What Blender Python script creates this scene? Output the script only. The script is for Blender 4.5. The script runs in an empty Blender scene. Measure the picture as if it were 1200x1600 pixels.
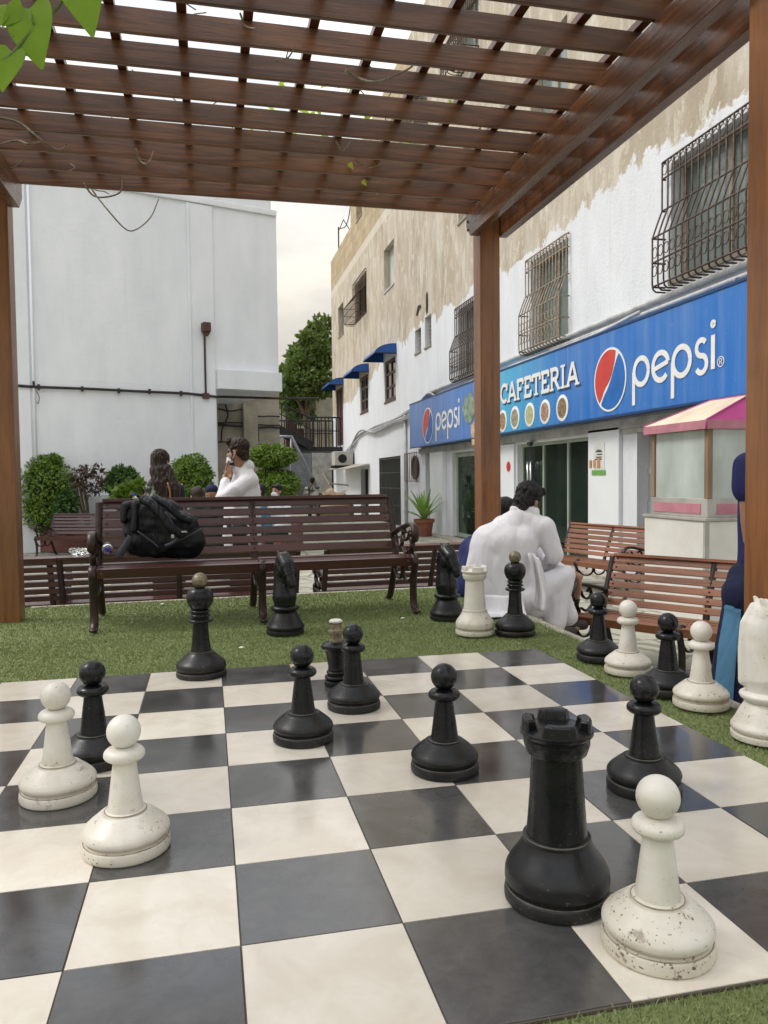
import bpy, bmesh, math, random
import numpy as np
from mathutils import Vector as V, Matrix, noise, Euler
from math import sin, cos, pi, radians as RD
random.seed(7)
SC = bpy.context.scene
COL = SC.collection

# ---------------------------------------------------------------- camera
CAM = V((0.94503, -1.19131, 0.92822)); YAW, PITCH, ROLL, FPX = -0.222657, -0.043357, -0.010869, 1211.406
_r = V((cos(YAW), sin(YAW), 0)); FWD = V((-sin(YAW)*cos(PITCH), cos(YAW)*cos(PITCH), sin(PITCH))); _u = _r.cross(FWD)
RIGHT = _r*cos(ROLL) + _u*sin(ROLL); UP = -_r*sin(ROLL) + _u*cos(ROLL)
cd = bpy.data.cameras.new('camera'); cam = bpy.data.objects.new('camera', cd); COL.objects.link(cam)
cam.matrix_world = Matrix(((RIGHT.x, UP.x, -FWD.x, CAM.x), (RIGHT.y, UP.y, -FWD.y, CAM.y), (RIGHT.z, UP.z, -FWD.z, CAM.z), (0, 0, 0, 1)))
cd.sensor_fit = 'VERTICAL'; cd.sensor_height = 32.0; cd.lens = FPX/1600*32.0
cd.clip_start = 0.05; cd.clip_end = 2000
SC.camera = cam
SC.render.resolution_x = 768; SC.render.resolution_y = 1024

# ---------------------------------------------------------------- sky and sun
SUN_EL, SUN_AZ = RD(50), RD(282)       # azimuth measured from +Y clockwise
w = bpy.data.worlds.new("World"); SC.world = w; w.use_nodes = True
nt = w.node_tree; nt.nodes.clear()
out = nt.nodes.new('ShaderNodeOutputWorld'); bg = nt.nodes.new('ShaderNodeBackground')
sky = nt.nodes.new('ShaderNodeTexSky'); sky.sky_type = 'NISHITA'; sky.sun_disc = False
sky.sun_elevation = SUN_EL; sky.sun_rotation = SUN_AZ; sky.dust_density = 3.0
tc = nt.nodes.new('ShaderNodeTexCoord'); mp = nt.nodes.new('ShaderNodeMapping'); mp.inputs['Scale'].default_value = (1, 1, 2.6)
nz = nt.nodes.new('ShaderNodeTexNoise'); nz.inputs['Scale'].default_value = 2.6; nz.inputs['Detail'].default_value = 7; nz.inputs['Roughness'].default_value = .55
cr = nt.nodes.new('ShaderNodeValToRGB'); e = cr.color_ramp.elements
e[0].position = .38; e[0].color = (5.4, 5.7, 6.2, 1); e[1].position = .62; e[1].color = (8.6, 8.6, 8.5, 1)
sep = nt.nodes.new('ShaderNodeSeparateXYZ'); hr = nt.nodes.new('ShaderNodeMapRange')
hr.inputs[1].default_value = 0.0; hr.inputs[2].default_value = 0.62; hr.inputs[3].default_value = 1; hr.inputs[4].default_value = 0
warm = nt.nodes.new('ShaderNodeMix'); warm.data_type = 'RGBA'; warm.blend_type = 'MULTIPLY'; warm.inputs[7].default_value = (1.0, .875, .68, 1)
mx = nt.nodes.new('ShaderNodeMix'); mx.data_type = 'RGBA'; mx.inputs[0].default_value = .86
L = nt.links.new
L(tc.outputs['Generated'], mp.inputs[0]); L(mp.outputs[0], nz.inputs['Vector']); L(nz.outputs['Fac'], cr.inputs[0])
L(tc.outputs['Generated'], sep.inputs[0]); L(sep.outputs['Z'], hr.inputs[0]); L(hr.outputs[0], warm.inputs[0]); L(cr.outputs[0], warm.inputs[6])
L(sky.outputs[0], mx.inputs[6]); L(warm.outputs[2], mx.inputs[7]); 
zr_ = nt.nodes.new('ShaderNodeMapRange'); zr_.inputs[1].default_value = .12; zr_.inputs[2].default_value = .75; zr_.inputs[3].default_value = .56; zr_.inputs[4].default_value = 1.45
vsn = nt.nodes.new('ShaderNodeVectorMath'); vsn.operation = 'SCALE'; L(sep.outputs['Z'], zr_.inputs[0]); L(mx.outputs[2], vsn.inputs[0]); L(zr_.outputs[0], vsn.inputs['Scale']); L(vsn.outputs[0], bg.inputs[0])
bg.inputs[1].default_value = 0.105; L(bg.outputs[0], out.inputs[0])
sl = bpy.data.lights.new('sun', 'SUN'); sl.energy = 1.0; sl.angle = RD(16); sl.color = (1, .96, .91)
so = bpy.data.objects.new('sun', sl); COL.objects.link(so)
sd = V((sin(SUN_AZ)*cos(SUN_EL), cos(SUN_AZ)*cos(SUN_EL), sin(SUN_EL)))
so.rotation_euler = sd.to_track_quat('Z', 'Y').to_euler(); so.location = (0, 0, 30)
vs = SC.view_settings; vs.view_transform = 'Standard'; vs.look = 'None'; vs.gamma = 1; vs.use_curve_mapping = False
vs.exposure = 0.82
SC.cycles.max_bounces = 8; SC.cycles.transparent_max_bounces = 12

# ---------------------------------------------------------------- measuring helpers (pixels of the 1200x1600 photo)
def ray(u, v): return RIGHT*((u-600)/FPX) - UP*((v-800)/FPX) + FWD
def gz(u, v, z=0.0): d = ray(u, v); return CAM + d*((z-CAM.z)/d.z)
def fx(u, v, X): d = ray(u, v); return CAM + d*((X-CAM.x)/d.x)
def fy(u, v, Y): d = ray(u, v); return CAM + d*((Y-CAM.y)/d.y)
def pd(u, v, D): return CAM + ray(u, v)*D
def fpl(u, v, p, n): d = ray(u, v); return CAM + d*((V(p)-CAM).dot(n)/d.dot(n))
G = -0.48            # paving level; 0 = level of the chess board
XF = gz(707, 840, G).x   # plane of the cafeteria facade
TS = 0.33            # tile size

# ---------------------------------------------------------------- materials
_M = {}
def newmat(name):
    m = bpy.data.materials.new(name); m.use_nodes = True; m.node_tree.nodes.clear()
    N = m.node_tree.nodes; o = N.new('ShaderNodeOutputMaterial'); b = N.new('ShaderNodeBsdfPrincipled')
    m.node_tree.links.new(b.outputs[0], o.inputs[0]); return m, N, m.node_tree.links.new, b
def c4(c): return (c[0], c[1], c[2], 1)
def coords(N, Lk, scale=(1, 1, 1), kind='Object', rot=(0, 0, 0)):
    t = N.new('ShaderNodeTexCoord'); mpn = N.new('ShaderNodeMapping'); mpn.inputs['Scale'].default_value = scale; mpn.inputs['Rotation'].default_value = rot
    Lk(t.outputs[kind], mpn.inputs[0]); return mpn.outputs[0]
def noisef(N, Lk, vec, scale, detail=4, rough=.55, dist=0):
    n = N.new('ShaderNodeTexNoise'); n.inputs['Scale'].default_value = scale; n.inputs['Detail'].default_value = detail
    n.inputs['Roughness'].default_value = rough; n.inputs['Distortion'].default_value = dist; Lk(vec, n.inputs['Vector']); return n.outputs['Fac']
def rampf(N, Lk, fac, a, b, va=0.0, vb=1.0):
    r = N.new('ShaderNodeMapRange'); r.inputs[1].default_value = a; r.inputs[2].default_value = b; r.inputs[3].default_value = va; r.inputs[4].default_value = vb
    Lk(fac, r.inputs[0]); return r.outputs[0]
def mixc(N, Lk, fac, a, b, blend='MIX'):
    m = N.new('ShaderNodeMix'); m.data_type = 'RGBA'; m.blend_type = blend
    for i, x in ((0, fac), (6, a), (7, b)):
        if hasattr(x, 'links'): Lk(x, m.inputs[i])
        elif i == 0: m.inputs[0].default_value = x
        else: m.inputs[i].default_value = c4(x)
    return m.outputs[2]
def mathn(N, Lk, op, a, b=0.0):
    m = N.new('ShaderNodeMath'); m.operation = op
    for i, x in ((0, a), (1, b)):
        if hasattr(x, 'links'): Lk(x, m.inputs[i])
        else: m.inputs[i].default_value = x
    return m.outputs[0]
def bumpn(N, Lk, h, b, strength=.3, dist=.01):
    n = N.new('ShaderNodeBump'); n.inputs['Strength'].default_value = strength; n.inputs['Distance'].default_value = dist
    Lk(h, n.inputs['Height']); Lk(n.outputs[0], b.inputs['Normal'])
def mat(name, col, rough=.6, metal=0.0, var=.25, vs=4.0, col2=None, bump=0.0, bs=60, stretch=(1, 1, 1), coat=0, spec=None, kind='Object'):
    if name in _M: return _M[name]
    m, N, Lk, b = newmat(name); vec = coords(N, Lk, stretch, kind)
    f = noisef(N, Lk, vec, vs, 6)
    c2 = col2 if col2 else tuple(x*(1-var) for x in col)
    Lk(mixc(N, Lk, rampf(N, Lk, f, .35, .65), col, c2), b.inputs['Base Color'])
    Lk(rampf(N, Lk, f, .3, .7, max(rough-.08, .02), min(rough+.08, 1)), b.inputs['Roughness'])
    b.inputs['Metallic'].default_value = metal
    if coat: b.inputs['Coat Weight'].default_value = coat; b.inputs['Coat Roughness'].default_value = .12
    if spec is not None: b.inputs['Specular IOR Level'].default_value = spec
    if bump: bumpn(N, Lk, noisef(N, Lk, vec, bs, 5), b, bump, .01)
    _M[name] = m; return m
def woodmat(name, c1, c2, axis, rough=.4, coat=.3, ring=1.0, var_obj=True, grain=1.0):
    if name in _M: return _M[name]
    m, N, Lk, b = newmat(name)
    st = [14, 14, 14]; st[axis] = .9
    vec = coords(N, Lk, tuple(st))
    oi = N.new('ShaderNodeObjectInfo'); add = N.new('ShaderNodeVectorMath'); add.operation = 'ADD'
    sc = N.new('ShaderNodeVectorMath'); sc.operation = 'SCALE'; cmb = N.new('ShaderNodeCombineXYZ')
    for i in range(3): Lk(oi.outputs['Random'], cmb.inputs[i])
    Lk(cmb.outputs[0], sc.inputs[0]); sc.inputs['Scale'].default_value = 37.0
    Lk(vec, add.inputs[0]); Lk(sc.outputs[0], add.inputs[1]); vec = add.outputs[0]
    f1 = noisef(N, Lk, vec, .42, 3, .5, .5)
    s = mathn(N, Lk, 'SINE', mathn(N, Lk, 'MULTIPLY', f1, 60*ring))
    f2 = noisef(N, Lk, vec, 9, 6, .65)
    g = mathn(N, Lk, 'ADD', mathn(N, Lk, 'MULTIPLY', s, .17), f2)
    col = mixc(N, Lk, rampf(N, Lk, g, .15, .85), c1, c2)
    ran = rampf(N, Lk, oi.outputs['Random'], 0, 1, .78, 1.18)
    big = rampf(N, Lk, noisef(N, Lk, coords(N, Lk, (1, 1, 1)), 1.7, 3), .3, .7, .8, 1.15)
    mul = N.new('ShaderNodeVectorMath'); mul.operation = 'SCALE'; Lk(col, mul.inputs[0]); Lk(mathn(N, Lk, 'MULTIPLY', ran, big), mul.inputs['Scale'])
    Lk(mul.outputs[0], b.inputs['Base Color'])
    Lk(rampf(N, Lk, f2, .3, .7, rough-.1, rough+.12), b.inputs['Roughness'])
    b.inputs['Coat Weight'].default_value = coat; b.inputs['Coat Roughness'].default_value = .18
    bumpn(N, Lk, g, b, .35*grain, .003)
    _M[name] = m; return m

# ---------------------------------------------------------------- mesh builder
class MB:
    RS = 1.0
    def __init__(s): s.v = []; s.f = []; s.m = []
    def add(s, vs, fs, mi=0):
        k = len(s.v); s.v += [tuple(x) for x in vs]; s.f += [tuple(i+k for i in f) for f in fs]; s.m += [mi]*len(fs); return s
    def obox(s, o, a, b, c, mi=0):    # centre and three half vectors
        o, a, b, c = V(o), V(a), V(b), V(c)
        vs = [o+a*i+b*j+c*k for i in (-1, 1) for j in (-1, 1) for k in (-1, 1)]
        fs = [(0, 1, 3, 2), (4, 6, 7, 5), (0, 4, 5, 1), (2, 3, 7, 6), (0, 2, 6, 4), (1, 5, 7, 3)]
        if a.cross(b).dot(c) < 0: fs = [f[::-1] for f in fs]
        return s.add(vs, fs, mi)
    def box(s, x0, x1, y0, y1, z0, z1, mi=0):
        return s.obox(((x0+x1)/2, (y0+y1)/2, (z0+z1)/2), (abs(x1-x0)/2, 0, 0), (0, abs(y1-y0)/2, 0), (0, 0, abs(z1-z0)/2), mi)
    def bar(s, p, q, w, h, up=(0, 0, 1), mi=0):
        p, q = V(p), V(q); d = (q-p); n = d.normalized(); u = V(up); sd = n.cross(u)
        if sd.length < 1e-4: sd = n.cross(V((1, 0, 0)))
        sd.normalize(); u = sd.cross(n)
        return s.obox((p+q)/2, d/2, sd*w/2, u*h/2, mi)
    def tube(s, pts, r, n=8, mi=0, sx=1.0, up=None, caps=True, closed=False):
        pts = [V(p) for p in pts]; m = len(pts); rs = r if hasattr(r, '__len__') else [r]*m
        vs = []; prev = None
        for i, p in enumerate(pts):
            if closed: t = pts[(i+1) % m]-pts[i-1]
            else: t = (pts[min(i+1, m-1)]-pts[max(i-1, 0)])
            if t.length < 1e-9: t = V((0, 0, 1))
            t.normalize()
            if up is not None: a = V(up) - t*V(up).dot(t)
            elif prev is None: a = t.orthogonal()
            else: a = prev - t*prev.dot(t)
            if a.length < 1e-6: a = t.orthogonal()
            a.normalize(); prev = a; b = t.cross(a)
            for k in range(n): an = 2*pi*k/n; vs.append(p + a*(cos(an)*rs[i]*sx) + b*(sin(an)*rs[i]))
        fs = []
        for i in range(m if closed else m-1):
            j = (i+1) % m
            for k in range(n): fs.append((i*n+k, i*n+(k+1) % n, j*n+(k+1) % n, j*n+k))
        if caps and not closed: fs.append(tuple(range(n))[::-1]); fs.append(tuple((m-1)*n+k for k in range(n)))
        return s.add(vs, fs, mi)
    def lathe(s, prof, n=48, o=(0, 0, 0), mis=None, M=None):
        o = V(o); vs = []; fs = []; ms = []; rings = []
        for r, z in prof:
            if r < 1e-6: rings.append([len(vs)]); vs.append(V((0, 0, z)))
            else:
                rings.append(list(range(len(vs), len(vs)+n)))
                for k in range(n): vs.append(V((r*cos(2*pi*k/n), r*sin(2*pi*k/n), z)))
        for i in range(len(prof)-1):
            a, b = rings[i], rings[i+1]; mi = mis[i] if mis else 0
            for k in range(n):
                k2 = (k+1) % n
                if len(a) == 1 and len(b) == 1: continue
                if len(a) == 1: f = (a[0], b[k], b[k2])
                elif len(b) == 1: f = (a[k], a[k2], b[0])
                else: f = (a[k], a[k2], b[k2], b[k])
                fs.append(f[::-1] if len(a) == 1 else f); ms.append(mi)
        if M is not None: vs = [M @ v for v in vs]
        k0 = len(s.v); s.v += [tuple(v+o) for v in vs]; s.f += [tuple(i+k0 for i in f) for f in fs]; s.m += ms; return s
    def sphere(s, c, r, n=16, m=10, mi=0, M=None):
        r3 = r if hasattr(r, '__len__') else (r, r, r); c = V(c)
        pr = [(sin(pi*i/m), -cos(pi*i/m)) for i in range(m+1)]; pr[0] = (0, -1); pr[-1] = (0, 1)
        S = Matrix.Diagonal((r3[0], r3[1], r3[2])); T = (M.to_3x3() @ S) if M is not None else S
        t = MB(); t.lathe(pr, n); return s.add([T @ V(v) + c for v in t.v], t.f, mi)
    def cap(s, p, q, r0, r1, n=14):    # rounded tapered limb
        r0 *= MB.RS; r1 *= MB.RS; p, q = V(p), V(q); d = q-p; Ln = max(d.length, 1e-5); prof = [(0, -r0)]
        for i in range(1, 5): a = pi/2*i/4; prof.append((r0*sin(a), -r0*cos(a)))
        prof += [(r0*(1-t)+r1*t, Ln*t) for t in (.33, .66)]
        for i in range(0, 4): a = pi/2*i/4; prof.append((r1*cos(a), Ln+r1*sin(a)))
        prof.append((0, Ln+r1)); Q = d.to_track_quat('Z', 'Y').to_matrix()
        t = MB(); t.lathe(prof, n); return s.add([Q @ V(v) + p for v in t.v], t.f)
    def prism(s, poly, f, d, mi=0):    # polygon in 2D, f(a,b,depth)->3D
        n = len(poly); vs = [f(a, b, 0) for a, b in poly] + [f(a, b, d) for a, b in poly]
        fs = [tuple(range(n)), tuple(range(2*n-1, n-1, -1))] + [(i, i+n, (i+1) % n+n, (i+1) % n) for i in range(n)]
        return s.add(vs, fs, mi)
    def build(s, name, m, parent=None, smooth=False, bevel=0, world=False, sharp=None, recalc=False, autos=None):
        me = bpy.data.meshes.new(name); off = V((0, 0, 0))
        if world and parent is not None:
            q = parent
            while q is not None: off += q.location; q = q.parent
        me.from_pydata([tuple(V(v)-off) for v in s.v] if world else s.v, [], s.f); me.update()
        for x in (m if isinstance(m, (list, tuple)) else [m]): me.materials.append(x)
        me.polygons.foreach_set('material_index', s.m)
        if recalc:
            bm = bmesh.new(); bm.from_mesh(me); bmesh.ops.recalc_face_normals(bm, faces=bm.faces); bm.to_mesh(me); bm.free()
        if smooth: me.polygons.foreach_set('use_smooth', [True]*len(me.polygons))
        if autos: me.set_sharp_from_angle(angle=RD(autos))
        o = bpy.data.objects.new(name, me); COL.objects.link(o)
        if parent is not None: o.parent = parent
        if bevel:
            bv = o.modifiers.new('bevel', 'BEVEL'); bv.width = bevel; bv.segments = 2; bv.limit_method = 'ANGLE'; bv.angle_limit = RD(40)
            if bevel >= .002: me.polygons.foreach_set('use_smooth', [True]*len(me.polygons)); wn = o.modifiers.new('wn', 'WEIGHTED_NORMAL'); wn.keep_sharp = True
        return o
def thing(name, label, cat, loc=(0, 0, 0), rz=0, group=None):
    o = bpy.data.objects.new(name, None); COL.objects.link(o); o.location = loc; o.rotation_euler = (0, 0, rz); o.empty_display_size = .1
    o['label'] = label; o['category'] = cat
    if group: o['group'] = group
    return o
def tag(o, label, cat, group=None):
    o['label'] = label; o['category'] = cat
    if group: o['group'] = group
    return o
def struct(o, kind='structure'): o['kind'] = kind; return o
def copy_tree(o, parent=None):
    c = o.copy(); COL.objects.link(c); c.parent = parent
    for ch in list(o.children): copy_tree(ch, c)
    return c
FUSES = []
def fuse(mb, name, m, parent, vox=.008, smooth=6, amp=0.0, nsc=(8, 8, 8), world=True, ridge=False):
    """one continuous surface out of overlapping volumes; all of them are computed together by fuse_all()"""
    off = V((0, 0, 0))
    if world and parent is not None:
        q = parent
        while q is not None: off += q.location; q = q.parent
    ph = bpy.data.meshes.new(name)
    o = bpy.data.objects.new(name, ph); COL.objects.link(o); o.parent = parent
    FUSES.append((mb, ph, m, vox, smooth, amp, nsc, ridge, off)); return o
def fuse_all():
    tmp = []
    for mb, ph, m, vox, smooth, amp, nsc, ridge, off in FUSES:
        me = bpy.data.meshes.new('t'); me.from_pydata(mb.v, [], mb.f); me.update()
        o = bpy.data.objects.new('t', me); COL.objects.link(o); tmp.append(o)
        r = o.modifiers.new('r', 'REMESH'); r.mode = 'VOXEL'; r.voxel_size = vox
        if smooth: sm_ = o.modifiers.new('s', 'SMOOTH'); sm_.factor = .5; sm_.iterations = smooth
    hid = [(x, md) for x in COL.objects for md in x.modifiers if x not in tmp and md.show_viewport]
    for x, md in hid: md.show_viewport = False
    dg = bpy.context.evaluated_depsgraph_get(); dg.update()
    outm = [bpy.data.meshes.new_from_object(o.evaluated_get(dg)) for o in tmp]
    for o in tmp: me = o.data; bpy.data.objects.remove(o); bpy.data.meshes.remove(me)
    for x, md in hid: md.show_viewport = True
    for me2, (mb, ph, m, vox, smooth, amp, nsc, ridge, off) in zip(outm, FUSES):
        nv = len(me2.vertices)
        if amp:
            co = np.empty(nv*3, 'f'); no = np.empty(nv*3, 'f'); me2.vertices.foreach_get('co', co); me2.vertices.foreach_get('normal', no); co = co.reshape(-1, 3); no = no.reshape(-1, 3)
            pp = co*np.array(nsc, 'f'); n = np.array([noise.noise(p) for p in pp.tolist()])
            if ridge: n = 1-2*np.abs(n)-.6+.4*np.array([noise.noise(p) for p in (pp*2.3).tolist()])
            co = co+no*(amp*n)[:, None]; me2.vertices.foreach_set('co', co.astype('f').ravel())
        me2.transform(Matrix.Translation(-off)); me2.materials.clear()
        for x in (m if isinstance(m, (list, tuple)) else [m]): me2.materials.append(x)
        me2.polygons.foreach_set('use_smooth', [True]*len(me2.polygons)); nm = ph.name; ph.user_remap(me2); bpy.data.meshes.remove(ph); me2.name = nm; me2.update()
def curve(pts, n=8):   # Catmull-Rom through points
    pts = [V(p) for p in pts]; P = [pts[0]*2-pts[1]] + pts + [pts[-1]*2-pts[-2]]; out = []
    for i in range(1, len(P)-2):
        for k in range(n):
            t = k/n; a, b, c, d = P[i-1], P[i], P[i+1], P[i+2]
            out.append(.5*((2*b)+(c-a)*t+(2*a-5*b+4*c-d)*t*t+(3*b-a-3*c+d)*t**3))
    out.append(pts[-1]); return out
def bez(pts, n=8): return curve(pts, n)

# ================================================================ GROUND, PLATFORM, BOARD
def paving_mat():
    m, N, Lk, b = newmat('crazy_paving'); vec = coords(N, Lk, (1, 1, 1))
    wob = N.new('ShaderNodeTexNoise'); wob.inputs['Scale'].default_value = 3; Lk(vec, wob.inputs['Vector'])
    mv = N.new('ShaderNodeVectorMath'); mv.operation = 'MULTIPLY_ADD'; mv.inputs[1].default_value = (.18, .18, 0); Lk(wob.outputs['Color'], mv.inputs[0]); Lk(vec, mv.inputs[2])
    v1 = N.new('ShaderNodeTexVoronoi'); v1.feature = 'DISTANCE_TO_EDGE'; v1.inputs['Scale'].default_value = 2.7; Lk(mv.outputs[0], v1.inputs['Vector'])
    v2 = N.new('ShaderNodeTexVoronoi'); v2.inputs['Scale'].default_value = 2.7; Lk(mv.outputs[0], v2.inputs['Vector'])
    sp = N.new('ShaderNodeSeparateColor'); Lk(v2.outputs['Color'], sp.inputs[0])
    st = mixc(N, Lk, sp.outputs[0], (.50, .47, .38), (.36, .35, .27))
    st = mixc(N, Lk, rampf(N, Lk, noisef(N, Lk, vec, 9, 8), .35, .75), st, (.30, .29, .23))
    gr = mixc(N, Lk, noisef(N, Lk, vec, 14, 6), (.16, .17, .12), (.23, .22, .17))
    edge = rampf(N, Lk, mathn(N, Lk, 'ADD', v1.outputs[0], rampf(N, Lk, noisef(N, Lk, vec, 30, 4), 0, 1, -.02, .02)), .045, .06)
    Lk(mixc(N, Lk, edge, gr, st), b.inputs['Base Color']); b.inputs['Roughness'].default_value = .7
    bumpn(N, Lk, mathn(N, Lk, 'ADD', edge, mathn(N, Lk, 'MULTIPLY', noisef(N, Lk, vec, 40, 5), .3)), b, .5, .01)
    return m
g = MB(); g.add([(-300, -300, G), (300, -300, G), (300, 500, G), (-300, 500, G)], [(0, 1, 2, 3)])
struct(g.build('paving', paving_mat()))
KX = 3.0; FY0, FY1 = 4.97, 5.10      # platform: right edge, far edge left / right
PX0 = -.36; PY0 = -3.2
stone = mat('kerb_stone', (.42, .38, .31), .7, var=.35, vs=9, bump=.4)
soil = mat('platform_side', (.30, .27, .23), .8, var=.3, vs=5, bump=.5)
poly = [(-3.2, PY0), (KX-.035, PY0), (KX-.035, FY1-.03), (PX0, FY0-.03), (-.55, 4.72), (-3.2, 4.55)]
p = MB(); p.prism(poly, lambda a, b, d: (a, b, G+.002+d*(0-G-.012)), 1); struct(p.build('platform', soil, recalc=True))
k = MB()
k.box(KX-.035, KX+.03, PY0, FY1, G+.002, .004)
dv = V((KX+.03-PX0, FY1-FY0, 0)); k.bar((PX0, FY0, (G+.004)/2), (KX+.03, FY1+.02, (G+.004)/2), .065, .004-G-.004)
struct(k.build('kerb', stone, bevel=.006))
st = MB(); st.box(KX+.032, KX+.40, 3.25, 4.6, G+.003, -.20); struct(st.build('step', stone, bevel=.01))
# turf backing
tb, N, Lk, b = newmat('turf_backing'); vec = coords(N, Lk)
Lk(mixc(N, Lk, noisef(N, Lk, vec, 45, 6, .7), (.14, .18, .055), (.22, .26, .10)), b.inputs['Base Color']); b.inputs['Roughness'].default_value = .9
bumpn(N, Lk, noisef(N, Lk, vec, 300, 4), b, .8, .006)
t = MB(); t.prism([(x, y) for x, y in poly], lambda a, b_, d: (a, b_, -.0095+d*.0095), 1); struct(t.build('turf_backing', tb, recalc=True))
# artificial grass blades
rng = np.random.default_rng(3)
def blades():
    pts = []
    def inside(x, y):
        if x < -.6 and y > 4.60: return False
        if y > FY0-.02+(x-PX0)*(FY1-FY0)/(KX-PX0): return False
        return True
    def onboard(x, y): return (x > -.004) & (x < 8*TS+.004) & (y > -.004) & (y < 8*TS+.004)
    for (x0, x1, y0, y1, den, h) in ((.6, 2.97, -.7, .0, 42000, .012), (2.63, 2.985, -.2, 3, 26000, .011), (-.7, 2.985, 2.6, 3.6, 22000, .011), (-.9, 2.985, 3.6, 5.06, 13000, .011), (-.7, 0, 1.5, 2.6, 8000, .015), (2.985, 3.02, -.2, 5.06, 5000, .012)):
        n = int((x1-x0)*(y1-y0)*den); x = rng.uniform(x0, x1, n); y = rng.uniform(y0, y1, n)
        keep = ~onboard(x, y) & (y < FY0-.015+(x-PX0)*(FY1-FY0)/(KX-PX0)) & ~((x < -.5) & (y > 4.62))
        x, y = x[keep], y[keep]; hh = h*rng.uniform(.5, 1.15, len(x)); pts.append(np.stack([x, y, hh], 1))
    P = np.concatenate(pts); n = len(P); an = rng.uniform(0, 2*pi, n); wd = .0011*rng.uniform(.7, 1.5, n)*(1+P[:, 1].clip(0, 5)*.28)
    dx, dy = np.cos(an)*wd, np.sin(an)*wd; lean = P[:, 2]*rng.uniform(.2, 1.0, n); la = rng.uniform(0, 2*pi, n)
    vs = np.zeros((n, 3, 3)); vs[:, 0] = np.stack([P[:, 0]-dx, P[:, 1]-dy, np.zeros(n)], 1); vs[:, 1] = np.stack([P[:, 0]+dx, P[:, 1]+dy, np.zeros(n)], 1)
    vs[:, 2] = np.stack([P[:, 0]+np.cos(la)*lean, P[:, 1]+np.sin(la)*lean, P[:, 2]], 1)
    me = bpy.data.meshes.new('artificial_grass'); me.vertices.add(3*n); me.vertices.foreach_set('co', vs.ravel())
    me.loops.add(3*n); me.loops.foreach_set('vertex_index', np.arange(3*n)); me.polygons.add(n)
    me.polygons.foreach_set('loop_start', np.arange(n)*3); me.polygons.foreach_set('loop_total', np.full(n, 3)); me.update(); me.validate()
    gm, N, Lk, b = newmat('grass_blade'); gi = N.new('ShaderNodeNewGeometry')
    big = noisef(N, Lk, coords(N, Lk), 3.5, 4); c = mixc(N, Lk, gi.outputs['Random Per Island'], (.135, .185, .058), (.28, .33, .13))
    c = mixc(N, Lk, rampf(N, Lk, big, .4, .7, 0, .55), c, (.28, .33, .15)); Lk(c, b.inputs['Base Color']); b.inputs['Roughness'].default_value = .65
    me.materials.append(gm); o = bpy.data.objects.new('artificial_grass', me); COL.objects.link(o); struct(o, 'stuff')
blades()
# chess board
def tile_mat(name, c1, c2, dark):
    m, N, Lk, b = newmat(name); vec = coords(N, Lk); gi = N.new('ShaderNodeNewGeometry')
    ad = N.new('ShaderNodeVectorMath'); ad.operation = 'ADD'; cb = N.new('ShaderNodeCombineXYZ'); Lk(mathn(N, Lk, 'MULTIPLY', gi.outputs['Random Per Island'], 40), cb.inputs[2]); Lk(vec, ad.inputs[0]); Lk(cb.outputs[0], ad.inputs[1]); v2 = ad.outputs[0]
    f = noisef(N, Lk, v2, 5.5, 8, .62, .9); f2 = noisef(N, Lk, v2, 32, 6, .7)
    col = mixc(N, Lk, rampf(N, Lk, f, .38, .66), c1, c2)
    sc = N.new('ShaderNodeVectorMath'); sc.operation = 'SCALE'; Lk(col, sc.inputs[0]); Lk(rampf(N, Lk, gi.outputs['Random Per Island'], 0, 1, .84, 1.08), sc.inputs['Scale'])
    dust = noisef(N, Lk, coords(N, Lk, (1, 1, 1), 'Object'), 2.2, 7, .7, .4)
    dc = mixc(N, Lk, rampf(N, Lk, dust, .45, .8, 0, .38 if dark else .25), sc.outputs[0], (.17, .16, .15) if dark else (.52, .48, .38))
    sp = rampf(N, Lk, f2, .71, .74)
    scr = noisef(N, Lk, coords(N, Lk, (3, 70, 1), 'Object', (0, 0, .6)), 2.0, 4, .7, .6); scr2 = noisef(N, Lk, coords(N, Lk, (60, 4, 1), 'Object', (0, 0, .3)), 2.0, 4, .7, .5)
    ss_ = mathn(N, Lk, 'MULTIPLY', rampf(N, Lk, mathn(N, Lk, 'MAXIMUM', scr, scr2), .70, .78), rampf(N, Lk, dust, .45, .6))
    sg = noisef(N, Lk, coords(N, Lk), 11, 6, .75, .8)
    dc = mixc(N, Lk, rampf(N, Lk, sg, .48, .70, 0, .42 if dark else .34), dc, (.030, .032, .030) if dark else (.50, .45, .36))
    dc = mixc(N, Lk, mathn(N, Lk, 'MULTIPLY', ss_, .30), dc, (.22, .22, .22) if dark else (.36, .32, .27))
    Lk(mixc(N, Lk, mathn(N, Lk, 'MULTIPLY', sp, .35), dc, (.25, .24, .22) if dark else (.30, .26, .2)), b.inputs['Base Color'])
    Lk(rampf(N, Lk, dust, .3, .75, .09 if dark else .12, .30 if dark else .30), b.inputs['Roughness'])
    bumpn(N, Lk, noisef(N, Lk, v2, 3, 3), b, .05, .003)
    b.inputs['Specular IOR Level'].default_value = 1.0 if dark else .6
    return m
W_, K_, GR = tile_mat('cream_tile', (.62, .56, .47), (.71, .67, .58), 0), tile_mat('charcoal_tile', (.053, .053, .053), (.084, .083, .081), 1), mat('tile_joint', (.09, .07, .055), .85)
bd = MB()
for i in range(8):
    for j in range(8):
        dz = random.uniform(-.0004, .0004); bd.box(i*TS+.0014+random.uniform(0, .0006), (i+1)*TS-.0014, j*TS+.0014+random.uniform(0, .0006), (j+1)*TS-.0014, -.012, .009+dz, (i+j) % 2 == 0)
bd.box(-.003, 8*TS+.003, -.003, 8*TS+.003, -.02, .0066, 2)
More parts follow.
